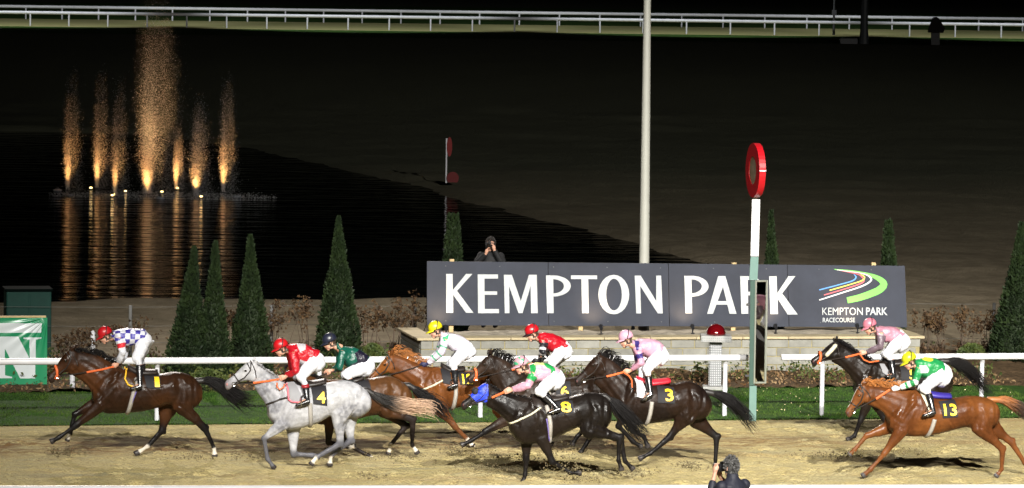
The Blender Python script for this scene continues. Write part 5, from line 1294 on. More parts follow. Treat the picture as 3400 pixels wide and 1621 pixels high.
    for (bo, an, to, heel, bt) in boots:
        b_ = obj('boot', remesh(bo, 'boot', 0.0085, 3, 0.5), t, M_boot)
        if 'boottop' in j: m_ = MB(); d_ = (an-bt); m_.limb([(*(bt-d_*0.02), .064, .062), (*(bt+d_*0.10), .066, .062), (*(bt+d_*0.2), .063, .058)], 14); m_.build('boot_cuff', mat('boot_cuff', j['boottop'], 0.4), b_, True)
        # stirrup iron and leather
        m_ = MB(); fp = heel*0.45+to*0.55; m_.tube([fp+np.array([0, -.055, .05]), fp+np.array([0, -.05, -.028]), fp+np.array([0, .05, -.028]), fp+np.array([0, .055, .05]), fp+np.array([0, 0, .11]), fp+np.array([0, -.055, .05])], 0.008, 5); o = m_.build('stirrup', M_steelb, t)
        m_ = MB(); m_.tube([fp+np.array([0, 0, .11]), (bt*0.6+an*0.4)*np.array([1, 0.93, 1])+np.array([.05, 0, 0])], 0.011, 5); m_.build('stirrup_leather', M_leather, o)
    # cap, peak, goggles
    m_ = MB(); v = []; ff = []; nu, nv = 28, 12
    for i in range(nv+1):
        ph = (PI/2+0.28)*i/nv
        for k in range(nu):
            an_ = 2*PI*k/nu; v.append(P(-.006+.122*math.sin(ph)*math.cos(an_), .100*math.sin(ph)*math.sin(an_), .012+.112*math.cos(ph)))
    for i in range(nv):
        for k in range(nu): jn = (k+1) % nu; ff.append((i*nu+k, (i+1)*nu+k, (i+1)*nu+jn, i*nu+jn))
    m_.add(v, ff); cm = m_.mesh('cap'); Pc = np.array(v); cc = np.tile(np.array(j['capcol']), (len(v), 1))
    for (dpt, rr, c_) in j.get('capdots', []):
        for dv in [dpt]:
            a0, z0 = fr.p(*cv(*dv)); cc[np.hypot(Pc[:, 0]-a0, Pc[:, 2]-z0) < rr] = c_
    if 'capquarter' in j:
        lf = (Pc-c) @ f; cc[(np.floor(np.arctan2(Pc[:, 1], lf)/(PI/3)).astype(int) % 2) == 0] = j['capquarter']
    set_col(cm, cc); co = obj('cap', cm, t, M_capmat, True); sd_ = co.modifiers.new('thick', 'SOLIDIFY'); sd_.thickness = 0.006; sd_.offset = 1
    m_ = MB(); pk = []; 
    for i in range(9):
        an_ = -1.15+2.3*i/8; e = .070*max(0.0, math.cos(an_*1.25)); pk.append((P(-.006+.118*math.cos(an_), .100*math.sin(an_), -.012), P(-.006+(.120+e)*math.cos(an_*0.92), .100*math.sin(an_), -.030-.10*e)))
    v = [p for q in pk for p in q]; up = u*0.006; m_.add(v+[p-up for p in v], [(2*i, 2*i+2, 2*i+3, 2*i+1) for i in range(8)]+[(18+2*i, 18+2*i+1, 18+2*i+3, 18+2*i+2) for i in range(8)]+[(2*i+1, 2*i+3, 18+2*i+3, 18+2*i+1) for i in range(8)])
    m_.build('peak', mat('cap_peak', j.get('peakcol', j['capcol']), 0.4), co, True)
    m_ = MB(); m_.tube([P(-.020-.055*math.cos(a), .104*math.sin(a), .022+.100*math.cos(a)) for a in np.linspace(-PI*0.62, PI*0.62, 19)], .007, 5)
    m_.build('cap_band', M_elastic, co)
    m_ = MB()
    for sd in (-1, 1): m_.tube([P(-.02, sd*.096, -.025), P(.015, sd*.078, -.085), P(.045, sd*.044, -.150), P(.056, 0, -.164)], .0065, 5)
    m_.build('chin_strap', M_elastic, co)
    m_ = MB()
    pts = [(P(.105*math.cos(a)-.006, .085*math.sin(a), -.018), P(.108*math.cos(a)-.006, .083*math.sin(a), -.055)) for a in np.linspace(-1.2, 1.2, 12)]
    v = [p for q in pts for p in q]; m_.add(v, [(2*i, 2*i+1, 2*i+3, 2*i+2) for i in range(11)]); g_ = m_.build('goggles', mat('goggle_lens', j.get('goggle', (0.02, 0.018, 0.015)), 0.1, coat=1.0), t, True); s2 = g_.modifiers.new('thick', 'SOLIDIFY'); s2.thickness = .010; s2.offset = 1
    if 'whip' in j:
        a_, b_ = j['whip']; m_ = MB(); m_.tube([fr.P(*cv(*a_), -.12), fr.P(*cv(*b_), -.22)], [.008, .005], 6); o = m_.build('riding_whip', M_black); o.location = fr.o; o.rotation_euler = (0, 0, fr.th); tag(o, 'thin black riding whip held by the jockey in green and black silks', 'whip')
    return t
# ================================================================== THE FIELD
Z1, Z2, Z3, Z4, Z5, Z6 = (zc(o, 1000, 1.9775) for o in (100, 650, 1150, 1500, 1850, 2600))
A4, B2_, FZ, CZ, EZ = zc(720, 1150, 2.728), zc(1000, 1150, 2.728), zc(1230, 1040, 3.41), zc(1520, 1130, 3.41), zc(1850, 1130, 3.41)
DZ = zc(1800, 1300, 3.825)
PX = lambda x, y: (x, y)
def to(cv_from, cv_to_inv):
    return lambda x, y: cv_to_inv(*cv_from(x, y))
HTH = TH
bay, bay2 = (0.048, 0.018, 0.0065), (0.016, 0.0075, 0.004)
blackbay, blackbay2 = (0.011, 0.0065, 0.0045), (0.006, 0.0042, 0.0036)
chest, chest2 = (0.135, 0.046, 0.0115), (0.070, 0.022, 0.0065)
blk = (0.006, 0.005, 0.005)

horses = []
# 1 --- leader
horses.append((dict(fr=Fr(420, 1524, HTH), cv=Z1, seed=1, label='dark bay racehorse leading the field, number 1, with orange noseband', coat=(.060,.022,.0075), coat2=bay2, points=blk, socks={'hn': 1.95, 'hf': 1.9, 'ff': 2.0},
  torso=[(408,560,665),(450,492,712),(500,448,737),(560,430,738),(640,448,734),(740,470,724),(840,478,700),(900,470,684),(960,464,690),(1020,474,705),(1080,503,700),(1128,565,650)],
  crest=[(285,325),(345,332),(430,345),(520,395),(590,436)], throat=[(245,470),(300,500),(365,545),(405,600),(420,670)], poll=(262,318), nose=(104,500), ears=[((258,325),(305,292),-.05),((262,318),(318,284),.05)],
  fn=[(468,680),(288,825),(190,895),(132,925)], ff=[(440,670),(292,745),(262,872),(240,922)], hn=[(1010,560),(1000,690),(1150,838),(1207,962),(1214,1026)], hf=[(1000,560),(900,700),(868,850),(775,952),(688,1008)],
  tail=[(1095,525),(1180,520),(1270,555),(1350,600),(1420,625),(1478,590)], tail_r=.17, droop=.22, noseband='orange', mane_dir=(.9, .12), mane=.24,
  cloth=[(738,470),(848,474),(840,566),(752,556)], number='1', numbox=(806,838,490,552), trim=([(628,440),(612,500),(632,538),(668,551)], mat('yellow_trim', (0.75,0.42,0.02), .6)), saddle=((640,438),(835,472)), girth=[(690,500),(655,640),(636,732)], hands=(548,432), rein='orange', rein_split=.52),
 dict(cap=(488,208), look=24, neck=(545,232), sh=(583,238), el=(608,335), wr=(578,412), hand=(546,432), hip=(752,250), knee=(703,372), bt=(718,418), ank=(722,545), toe=(655,578), far=(16,-4),
  torso=[((540,196),(548,238)),((588,184),(585,285)),((660,177),(645,300)),((735,186),(700,288)),((765,200),(722,280))], seat=[((715,182),(690,290)),((755,195),(708,300)),((790,225),(715,310)),((800,262),(740,320)),((780,300),(752,322))], kr=.085,
  silk=(.75,.75,.78), check=(.082,(.04,.03,.26),(.56,.57,.62)), sleeve=(.56,.57,.62), bands=[(.42,.72,(.55,.02,.03))], capcol=(.36,.006,.010), label='jockey in blue and white checked silks and red cap on the leading horse')))
# 4 --- grey
horses.append((dict(fr=Fr(960, 1562, HTH), cv=A4, seed=2, label='dappled grey racehorse, number 4, with dark knees and a pale ended tail', coat=(.37,.37,.38), coat2=(.28,.28,.30), points=(.055,.055,.065), pt=(.70,1.0), pt_amt=.88, socks={'hn': 1.95, 'hf': 1.92},
  dapple=[(400,400),(430,480),(500,540),(450,300),(560,700),(640,790),(1150,580),(1220,560),(1290,580),(1120,720),(1200,900)], dapple_r=[.12,.12,.10,.12,.12,.09,.12,.13,.11,.09,.12], dapple_col=(.09,.09,.105), muzzle=.65, muzzle_col=(.12,.085,.085), nostril=(.35,.16,.15),
  torso=[(462,520,640),(510,440,702),(580,375,742),(650,335,758),(740,340,748),(840,348,720),(920,344,694),(1000,330,645),(1060,318,622),(1130,308,620),(1220,318,640),(1300,355,640),(1370,415,590),(1392,470,540)],
  crest=[(345,145),(430,208),(512,262),(570,300),(620,330)], throat=[(325,345),(370,425),(428,505),(455,560),(478,650)], poll=(312,130), nose=(58,332), ears=[((345,160),(362,118),-.05),((330,140),(345,92),.05)],
  fn=[(600,700),(428,835),(462,1025),(528,1112)], ff=[(690,740),(694,975),(868,988),(935,1000)], hn=[(1240,450),(1110,620),(1118,882),(905,1005),(848,1078)], hf=[(1240,450),(1180,650),(1215,850),(1032,995),(1022,1088)],
  tail=[(1355,400),(1430,445),(1530,490),(1640,515),(1780,530),(1930,530),(1990,560)], tail_r=.14, droop=.10, tail_tip=(.50,.33,.22), tail_mix=(.40,.62), tail_n=200, mane=.05, mane_n=60, mane_col=(.35,.35,.36),
  cloth=[(840,360),(975,345),(975,522),(850,505)], number='4', numbox=(882,962,396,498), pad=([(625,325),(700,318),(768,490),(640,485)], M_greycloth), trim=([(622,330),(630,470),(660,488),(765,492)], mat('pink_trim', (.6,.14,.18), .6)), saddle=((720,325),(985,325)), girth=[(822,500),(828,620),(840,716)], hands=(560,300), rein='orange', rein_split=.42, breast=([(448,522),(560,470),(640,440),(740,418)], M_leather), loop=[(545,330),(545,370),(570,392),(605,370),(615,340)]),
 dict(cap=(575,-10), look=20, neck=(650,20), sh=(692,50), el=(715,225), wr=(628,272), hand=(570,300), hip=(905,110), knee=(762,275), bt=(800,348), ank=(820,480), toe=(710,540), far=(-22,6),
  torso=[((640,-5),(645,60)),((700,-25),(690,120)),((790,-18),(740,165)),((880,15),(800,175)),((930,40),(850,150))], seat=[((860,15),(800,165)),((920,40),(830,190)),((965,85),(850,225)),((982,140),(890,240)),((975,180),(930,225))], kr=.085,
  silk=(.36,.004,.012), paint=[([(715,-25),(800,-20),(790,20),(745,40),(725,10)], (.42,.40,.42)), ([(738,110),(800,130),(760,162),(740,150)], (.42,.40,.42))], sleeve=(.36,.004,.012), capcol=(.40,.006,.010), boottop=(.25,.01,.015), label='jockey in shiny red silks with grey diamonds and red cap on the grey horse')))
# green silks, half hidden
horses.append((dict(fr=Fr(1180, 1526, HTH), cv=B2_, seed=3, label='bay racehorse half hidden behind the grey, carrying the jockey in green', coat=(.080,.034,.012), coat2=(.040,.017,.007), points=(.014,.010,.009), pt=(.25,.8), socks={'hn': 2.2, 'hf': 1.85, 'fn': 1.9, 'ff': 2.0},
  torso=[(20,420,560),(70,350,640),(140,308,700),(220,300,712),(310,300,712),(420,300,690),(520,300,655),(620,292,630),(710,274,622),(800,270,625),(890,305,625),(960,360,580),(1000,420,520)],
  crest=[(-130,190),(-60,215),(40,250),(140,285),(220,312)], throat=[(-190,330),(-130,400),(-60,450),(0,500),(40,560)], poll=(-140,200), nose=(-312,470), ears=[((-125,205),(-95,180),-.05),((-130,200),(-90,176),.05)],
  fn=[(262,620),(246,870),(440,915),(500,905)], ff=[(310,640),(395,880),(618,995),(688,1038)], hn=[(850,400),(770,560),(1012,668),(1004,890),(1058,978)], hf=[(840,400),(740,560),(950,722),(806,898),(788,986)],
  tail=[(975,355),(1070,415),(1170,480),(1270,545),(1380,630)], tail_r=.13, droop=.10, mane=.12,
  cloth=[(470,300),(600,296),(612,376),(490,380)], saddle=((390,292),(560,288)), girth=[(330,340),(330,520),(325,710)], hands=(232,245), rein_split=.6, leather=M_leather),
 dict(cap=(252,-62), look=20, neck=(330,5), sh=(385,40), el=(345,190), wr=(285,218), hand=(240,240), hip=(600,180), knee=(420,250), bt=(440,295), ank=(480,430), toe=(390,470), far=(-16,6),
  torso=[((325,-20),(330,55)),((385,2),(370,140)),((470,5),(420,200)),((560,45),(500,195)),((615,85),(560,170))], seat=[((555,45),(480,190)),((620,95),(500,230)),((662,140),(520,270)),((668,190),(570,285)),((640,235),(600,268))], kr=.09,
  silk=(.003,.070,.046), paint=[([(470,55),(520,28),(610,80),(590,110),(605,150),(550,165),(520,180),(440,190),(430,160),(495,130)], (.008,.007,.018))], sleeve=(.003,.070,.046), capcol=(.012,.014,.028), whip=((270,232),(535,212)), label='jockey in green silks with a black diamond and navy cap behind the grey horse')))
# 12 --- yellow cap
horses.append((dict(fr=Fr(1570, 1492, HTH), cv=FZ, seed=4, label='chestnut racehorse, number 12, with white blaze and rusty mane behind the field', coat=(.15,.052,.012), coat2=(.085,.028,.008), points=(.10,.038,.014), socks={'fn': 1.75, 'ff': 1.9, 'hn': 1.9, 'hf': 1.9}, blaze=.035,
  torso=[(490,770,950),(550,700,1030),(640,625,1075),(760,605,1087),(930,640,1080),(1060,652,1050),(1200,642,1010),(1330,622,985),(1460,620,1000),(1580,660,985),(1680,740,900)],
  crest=[(235,470),(330,478),(430,520),(540,570),(670,605)], throat=[(225,705),(330,770),(430,815),(480,860),(500,945)], poll=(205,475), nose=(-40,735), ears=[((238,475),(252,392),-.05),((215,470),(208,415),.05)],
  fn=[(780,1060),(960,1290),(1115,1450),(1165,1510)], ff=[(740,1060),(940,1260),(1130,1470),(1215,1560)], hn=[(1540,800),(1480,1100),(1750,1300),(1960,1430),(2070,1490)], hf=[(1540,800),(1490,1090),(1760,1290),(1950,1410),(2045,1460)],
  tail=[(1670,730),(1740,800),(1790,900),(1830,1000)], tail_r=.05, droop=.05, tail_n=80, mane=.26, mane_col=(.30,.11,.025), mane_dir=(.8,.35), tail_col=(.12,.045,.014),
  cloth=[(965,660),(1135,660),(1130,800),(985,790)], number='12', numbox=(1010,1125,674,782), pad=([(778,620),(880,610),(890,795),(790,770)], M_cloth_black), saddle=((800,600),(1060,640)), girth=[(935,730),(935,900),(918,1075)], hands=(590,585), rein_split=.55, breast=([(575,850),(680,805),(800,740)], M_sheep)),
 dict(cap=(728,160), look=18, neck=(800,235), sh=(852,290), el=(800,445), wr=(640,575), hand=(590,590), hip=(1100,400), knee=(930,575), bt=(955,640), ank=(965,790), toe=(870,850), far=(-20,4), glove=(.02,.02,.06),
  torso=[((795,212),(790,280)),((880,220),(830,370)),((1000,248),(920,432)),((1095,295),(1000,430)),((1130,330),(1060,400))], seat=[((1080,290),(990,425)),((1135,330),(1000,470)),((1180,395),(1010,520)),((1192,440),(1060,540)),((1170,485),(1110,520))], kr=.08,
  silk=(.50,.47,.54), paint=[([(795,270),(880,228),(855,275),(815,310),(800,325)], (.02,.30,.12))], sleeve=(.50,.47,.54), bands=[(.55,.64,(.02,.30,.12)),(1.05,1.13,(.02,.30,.12)),(1.42,1.50,(.02,.30,.12))], capcol=(.52,.46,.008), label='jockey in white silks with green stars and bright yellow cap')))
# 6 --- red silks behind 8
CI = lambda x, y: ((x-1520)*3.41, (y-1130)*3.41)
c6 = lambda l: [(CI(a, b)[0], CI(a, b)[1], CI(a, c)[1]) for a, b, c in l]
horses.append((dict(fr=Fr(1830, 1508, HTH), cv=CZ, seed=5, label='dark brown racehorse, number 6, with orange noseband, between the chestnut and the blue hooded horse', coat=blackbay, coat2=(.034,.020,.013), points=blk, socks={'ff': 2.2},
  torso=c6([(1652,1295,1370),(1682,1268,1402),(1722,1247,1420),(1780,1245,1424),(1850,1256,1420),(1910,1251,1405),(1960,1246,1388),(2000,1262,1390),(2030,1295,1370)]),
  crest=[(385,165),(480,190),(590,255),(700,345),(790,395)], throat=[(350,410),(430,560),(460,700),(470,780),(500,860)], poll=(352,168), nose=(92,430), ears=[((368,160),(378,82),-.045),((345,165),(352,95),.05)],
  fn=[(570,890),(310,1035),(150,1140),(30,1192)], ff=[(640,890),(750,1090),(800,1260),(775,1360)], hn=[(1530,610),(1400,880),(1590,970),(1450,1180),(1380,1285)], hf=[(1530,610),(1420,850),(1530,900),(1350,1090),(1290,1195)],
  tail=[(1730,520),(1820,560),(1930,610),(2010,680)], tail_r=.06, droop=.05, tail_n=90, mane=.22, mane_dir=(.75,.5), noseband='orange',
  cloth=[(1070,470),(1250,450),(1240,650),(1080,640)], number='6', numbox=(1128,1215,500,612), saddle=((850,410),(1100,440)), girth=[(1000,560),(1000,800),(990,1000)], hands=(850,265), rein='orange', rein_split=.62),
 dict(cap=(100+15,-20), look=18, neck=(0,0), sh=(0,0), el=(0,0), wr=(0,0), hand=(0,0), hip=(0,0), knee=(0,0), bt=(0,0), ank=(0,0), toe=(0,0), torso=[], seat=[], z4=dict(cap=(523,193), neck=(560,235), sh=(600,255), el=(596,338), wr=(575,385), hand=(545,398), hip=(735,305), knee=(660,405), bt=(650,450), ank=(668,560), toe=(612,590),
  torso=[((570,205),(562,250)),((620,208),(590,300)),((680,222),(650,335)),((740,250),(705,335)),((768,275),(735,318))], seat=[((735,245),(690,335)),((768,275),(695,355)),((787,315),(700,375)),((785,350),(720,385)),((765,380),(738,385))]), far=(22,2), look6=20, kr=.08, glove=(.01,.01,.012),
  silk=(.34,.004,.012), sleeve=(.012,.012,.016), bands=[(.62,.80,(.55,.55,.57)),(1.0,1.28,(.55,.55,.57)),(1.55,1.7,(.55,.55,.57))], capcol=(.38,.005,.010), peakcol=(.02,.01,.012), label='jockey in red silks with black and white hooped sleeves and red cap')))
# 3
horses.append((dict(fr=Fr(2180, 1556, HTH), cv=Z5, seed=6, label='nearly black racehorse, number 3, with a streaming black tail before the winning post', coat=(.017,.0085,.005), coat2=(.007,.0045,.0036), points=blk,
  torso=[(365,650,740),(405,592,792),(455,532,812),(520,507,814),(580,520,808),(660,540,798),(740,545,782),(800,533,765),(860,524,772),(920,544,782),(972,588,765),(1010,650,720)],
  crest=[(282,352),(350,378),(415,430),(455,470),(490,505)], throat=[(238,540),(300,600),(340,640),(362,680),(378,735)], poll=(268,352), nose=(104,520), ears=[((272,350),(274,332),-.05),((282,352),(292,336),.05)],
  fn=[(440,745),(402,820),(500,925),(560,960)], ff=[(470,750),(498,850),(570,890),(598,965)], hn=[(890,630),(845,750),(742,890),(612,1000),(532,1040)], hf=[(900,640),(910,775),(1046,892),(1040,1040),(1034,1100)],
  tail=[(980,598),(1070,615),(1150,655),(1230,725),(1300,812)], tail_r=.12, droop=.12, mane=.24, mane_dir=(.7,.45), tail_n=240,
  cloth=[(640,545),(752,558),(746,660),(636,655)], number='3', numbox=(686,738,567,645), pad=([(505,505),(545,508),(575,632),(503,618)], M_whitecloth), saddle=((520,515),(735,528)), saddle_mat=mat('red_saddle', (.45,.015,.03), .45), girth=[(598,650),(590,720),(578,800)], hands=(440,465), rein='orange', rein_split=.55, loop=[(440,470),(470,490),(490,520),(492,570),(505,590)]),
 dict(cap=(448,232), look=16, neck=(490,285), sh=(528,300), el=(552,408), wr=(482,455), hand=(440,470), hip=(685,335), knee=(590,445), bt=(597,490), ank=(612,600), toe=(552,655), far=(-10,4),
  torso=[((498,258),(500,300)),((545,246),(530,345)),((620,248),(580,370)),((675,270),(620,375)),((700,295),(650,360))], seat=[((668,265),(618,372)),((705,295),(635,395)),((730,335),(650,415)),((735,360),(675,425)),((720,390),(695,418))], kr=.075,
  silk=(.46,.255,.34), paint=[([(503,255),(530,255),(520,300),(512,330),(500,310)], (.03,.02,.13))], sleeve=(.44,.22,.30), bands=[(.42,.72,(.03,.02,.13))], capcol=(.48,.26,.34), label='jockey in pale pink silks with navy armbands and pink cap')))
# 8 --- blue hood
horses.append((dict(fr=Fr(1850, 1606, HTH), cv=Z4, seed=7, label='black racehorse, number 8, wearing a bright blue hood with black eye cups', coat=(.0125,.0085,.0065), coat2=(.006,.0046,.004), points=blk,
  torso=[(378,755,845),(415,692,905),(465,648,938),(530,628,938),(620,640,910),(700,640,886),(780,628,848),(840,608,825),(900,599,835),(960,604,850),(1012,632,830),(1044,690,790)],
  crest=[(240,545),(320,588),(400,618),(450,625),(505,630)], throat=[(225,690),(285,722),(338,768),(372,800),(392,860)], poll=(228,538), nose=(52,672), ears=[((240,540),(246,505),-.04),((232,536),(232,512),.05)],
  fn=[(590,890),(660,1055),(775,1126),(852,1130)], ff=[(492,890),(488,1045),(482,1142),(466,1192)], hn=[(930,700),(900,838),(1102,898),(1094,1045),(1118,1115)], hf=[(930,690),(905,830),(1108,905),(1136,1050),(1196,1108)],
  tail=[(1005,625),(1075,680),(1145,755),(1215,825),(1310,888)], tail_r=.16, droop=.10, mane=.07, mane_n=50, mane_dir=(.8,-.4), hood=[(106,612),(162,540),(238,538),(234,612),(226,655),(216,690),(152,692),(148,655)], eyecup=(156,592), noseband='none', tail_n=260,
  cloth=[(670,640),(778,645),(776,718),(676,735)], number='8', numbox=(695,762,652,717), pad=([(520,610),(560,612),(590,690),(520,680)], M_leather), saddle=((560,630),(760,632)), girth=[(606,680),(625,790),(632,908)], hands=(345,597), rein='orange', rein_split=.62, breast=([(376,798),(430,770),(500,735),(580,680)], M_sheep)),
 dict(cap=(455,405), look=14, neck=(505,455), sh=(540,470), el=(500,555), wr=(392,585), hand=(350,598), hip=(690,485), knee=(582,592), bt=(610,622), ank=(690,700), toe=(625,738), far=(8,-6),
  torso=[((500,418),(496,475)),((555,406),(530,535)),((620,408),(590,535)),((680,430),(640,530)),((705,450),(668,515))], seat=[((672,425),(636,530)),((708,448),(645,560)),((738,485),(650,585)),((740,510),(690,585)),((725,545),(705,575))], kr=.085,
  silk=(.46,.255,.33), paint=[([(505,420),(545,408),(540,440),(520,490),(500,500)], (.010,.22,.050)), ([(590,405),(650,412),(668,440),(668,480),(648,505),(600,535),(560,535),(590,520),(625,500),(640,470),(635,440),(610,425)], (.010,.22,.050)), ([(530,408),(600,405),(600,415),(535,418)], (.55,.62,.2))], sleeve=(.44,.23,.30), bands=[(.22,.62,(.010,.22,.050))], capcol=(.46,.24,.29), capdots=[((418,408),.028,(.03,.30,.15)), ((455,385),.026,(.03,.30,.15)), ((492,408),.028,(.03,.30,.15)), ((440,370),.02,(.03,.30,.15))], label='jockey in pink silks with green hoops and green spotted pink cap crouching low')))
# 5
horses.append((dict(fr=Fr(3000, 1466, HTH), cv=Z6, seed=8, label='black racehorse, number 5, with sheepskin cheek roll at the back of the field', coat=(.013,.0085,.006), coat2=(.006,.0048,.004), points=blk,
  torso=[(470,505,600),(508,452,660),(570,402,692),(640,388,700),(720,404,700),(800,405,690),(880,386,672),(950,376,652),(1010,380,655),(1062,402,645),(1106,465,590)],
  crest=[(362,268),(425,305),(490,348),(540,372),(592,392)], throat=[(315,398),(370,425),(425,478),(458,525),(478,590)], poll=(340,262), nose=(176,388), ears=[((352,262),(352,226),-.045),((338,260),(330,240),.05)],
  fn=[(560,650),(508,790),(470,885),(416,914)], ff=[(600,650),(668,780),(720,850),(748,882)], hn=[(1000,480),(970,600),(1080,690),(1030,780),(965,830)], hf=[(1000,480),(980,590),(1098,690),(1050,780),(1000,840)],
  tail=[(1050,395),(1120,395),(1200,430),(1290,510),(1375,612)], tail_r=.13, droop=.08, mane=.14, cheek=True, noseband='orange', tail_n=240,
  cloth=[(748,408),(852,408),(846,512),(752,506)], number='5', numbox=(800,845,440,502), pad=([(618,405),(650,405),(690,500),(630,460)], M_greycloth), saddle=((650,392),(835,396)), girth=[(735,510),(730,600),(725,700)], hands=(505,345), rein='orange', rein_split=.62, loop=[(505,350),(530,385),(570,402),(630,392)]),
 dict(cap=(566,152), look=20, neck=(615,185), sh=(645,205), el=(640,300), wr=(545,338), hand=(505,345), hip=(785,240), knee=(682,345), bt=(710,385), ank=(725,480), toe=(672,495), far=(-14,6), kr=.075,
  torso=[((608,170),(605,210)),((650,162),(620,265)),((720,168),(680,276)),((770,190),(715,276)),((795,210),(740,262))], seat=[((768,185),(715,276)),((802,208),(725,305)),((826,240),(735,330)),((832,262),(770,340)),((815,290),(785,325))],
  silk=(.42,.19,.25), sleeve=(.12,.085,.105), bands=[], capcol=(.46,.15,.20), paint=[([(600,195),(640,190),(650,215),(620,225)], (.22,.18,.2))], label='jockey in pink silks with shiny grey sleeves and pink cap at the back')))
# 13
horses.append((dict(fr=Fr(3100, 1592, HTH), cv=Z6, seed=9, label='bright chestnut racehorse, number 13, nearest on the right with a flame coloured mane', coat=chest, coat2=chest2, points=(.13,.045,.014), pt_amt=.6, hoofcol=(.06,.055,.055), muzzle=.45, muzzle_col=(.10,.06,.045), blaze=.022,
  torso=[(688,740,835),(730,680,866),(790,618,885),(850,578,890),(930,600,886),(1010,630,874),(1100,638,850),(1180,627,828),(1250,622,835),(1320,630,850),(1382,656,820),(1416,712,775)],
  crest=[(530,550),(620,560),(700,566),(780,572),(860,578)], throat=[(545,680),(600,695),(655,730),(685,785),(700,850)], poll=(508,548), nose=(400,735), ears=[((520,545),(560,528),-.045),((515,540),(552,522),.05)],
  fn=[(778,845),(664,1002),(574,1106),(516,1152)], ff=[(700,830),(548,884),(468,978),(432,1014)], hn=[(1320,720),(1300,830),(1440,972),(1436,1104),(1394,1156)], hf=[(1320,720),(1360,820),(1500,925),(1588,1068),(1640,1120)],
  tail=[(1378,648),(1450,648),(1530,680),(1610,725),(1680,780)], tail_r=.11, droop=.10, tail_tip=(.04,.025,.018), tail_mix=(.3,.6), tail_col=(.28,.10,.025), mane=.22, mane_col=(.36,.13,.028), mane_dir=(.8,.45), mane_n=120,
  cloth=[(1000,650),(1112,640),(1115,748),(1018,756)], number='13', numbox=(1024,1108,664,740), pad=([(876,578),(930,590),(950,705),(925,705)], M_sheep), saddle=((900,580),(1095,630)), saddle_mat=mat('blue_saddle', (.03,.02,.22), .5), girth=[(965,765),(950,830),(936,884)], hands=(700,582), rein='orange', rein_split=.60),
 dict(cap=(824,376), look=24, neck=(872,418), sh=(898,440), el=(868,535), wr=(765,572), hand=(712,580), hip=(1055,465), knee=(925,570), bt=(955,605), ank=(984,715), toe=(912,756), far=(-12,6), kr=.08,
  torso=[((868,388),(866,440)),((920,375),(890,498)),((985,376),(950,506)),((1045,395),(1000,500)),((1065,415),(1025,480))], seat=[((1040,395),(990,500)),((1075,418),(1000,530)),((1105,455),(1010,560)),((1108,480),(1050,565)),((1090,515),(1062,548))],
  silk=(.012,.20,.055), paint=[([(880,415),(920,415),(938,445),(930,465),(880,465)], (.55,.56,.56)), ([(905,372),(985,368),(975,384),(945,392),(910,384)], (.62,.62,.05))], arm0=.5, sleeve=(.012,.20,.055), bands=[(.85,1.02,(.55,.56,.56)),(1.25,1.45,(.55,.56,.56)),(1.6,2.1,(.55,.56,.56))], capcol=(.44,.44,.012), capquarter=(.40,.42,.012), glove=(.5,.5,.52), label='jockey in green silks with white and green sleeves and yellow cap on the near chestnut')))

for h, j in horses:
    _, bv = make_horse(h)
    jj = dict(j); cvj = h['cv']
    if 'z4' in jj: jj.update(jj.pop('z4')); cvj = Z4; jj['look'] = 20
    jj.update(fr=h['fr'], cv=cvj, bvh=bv); make_rider(jj)
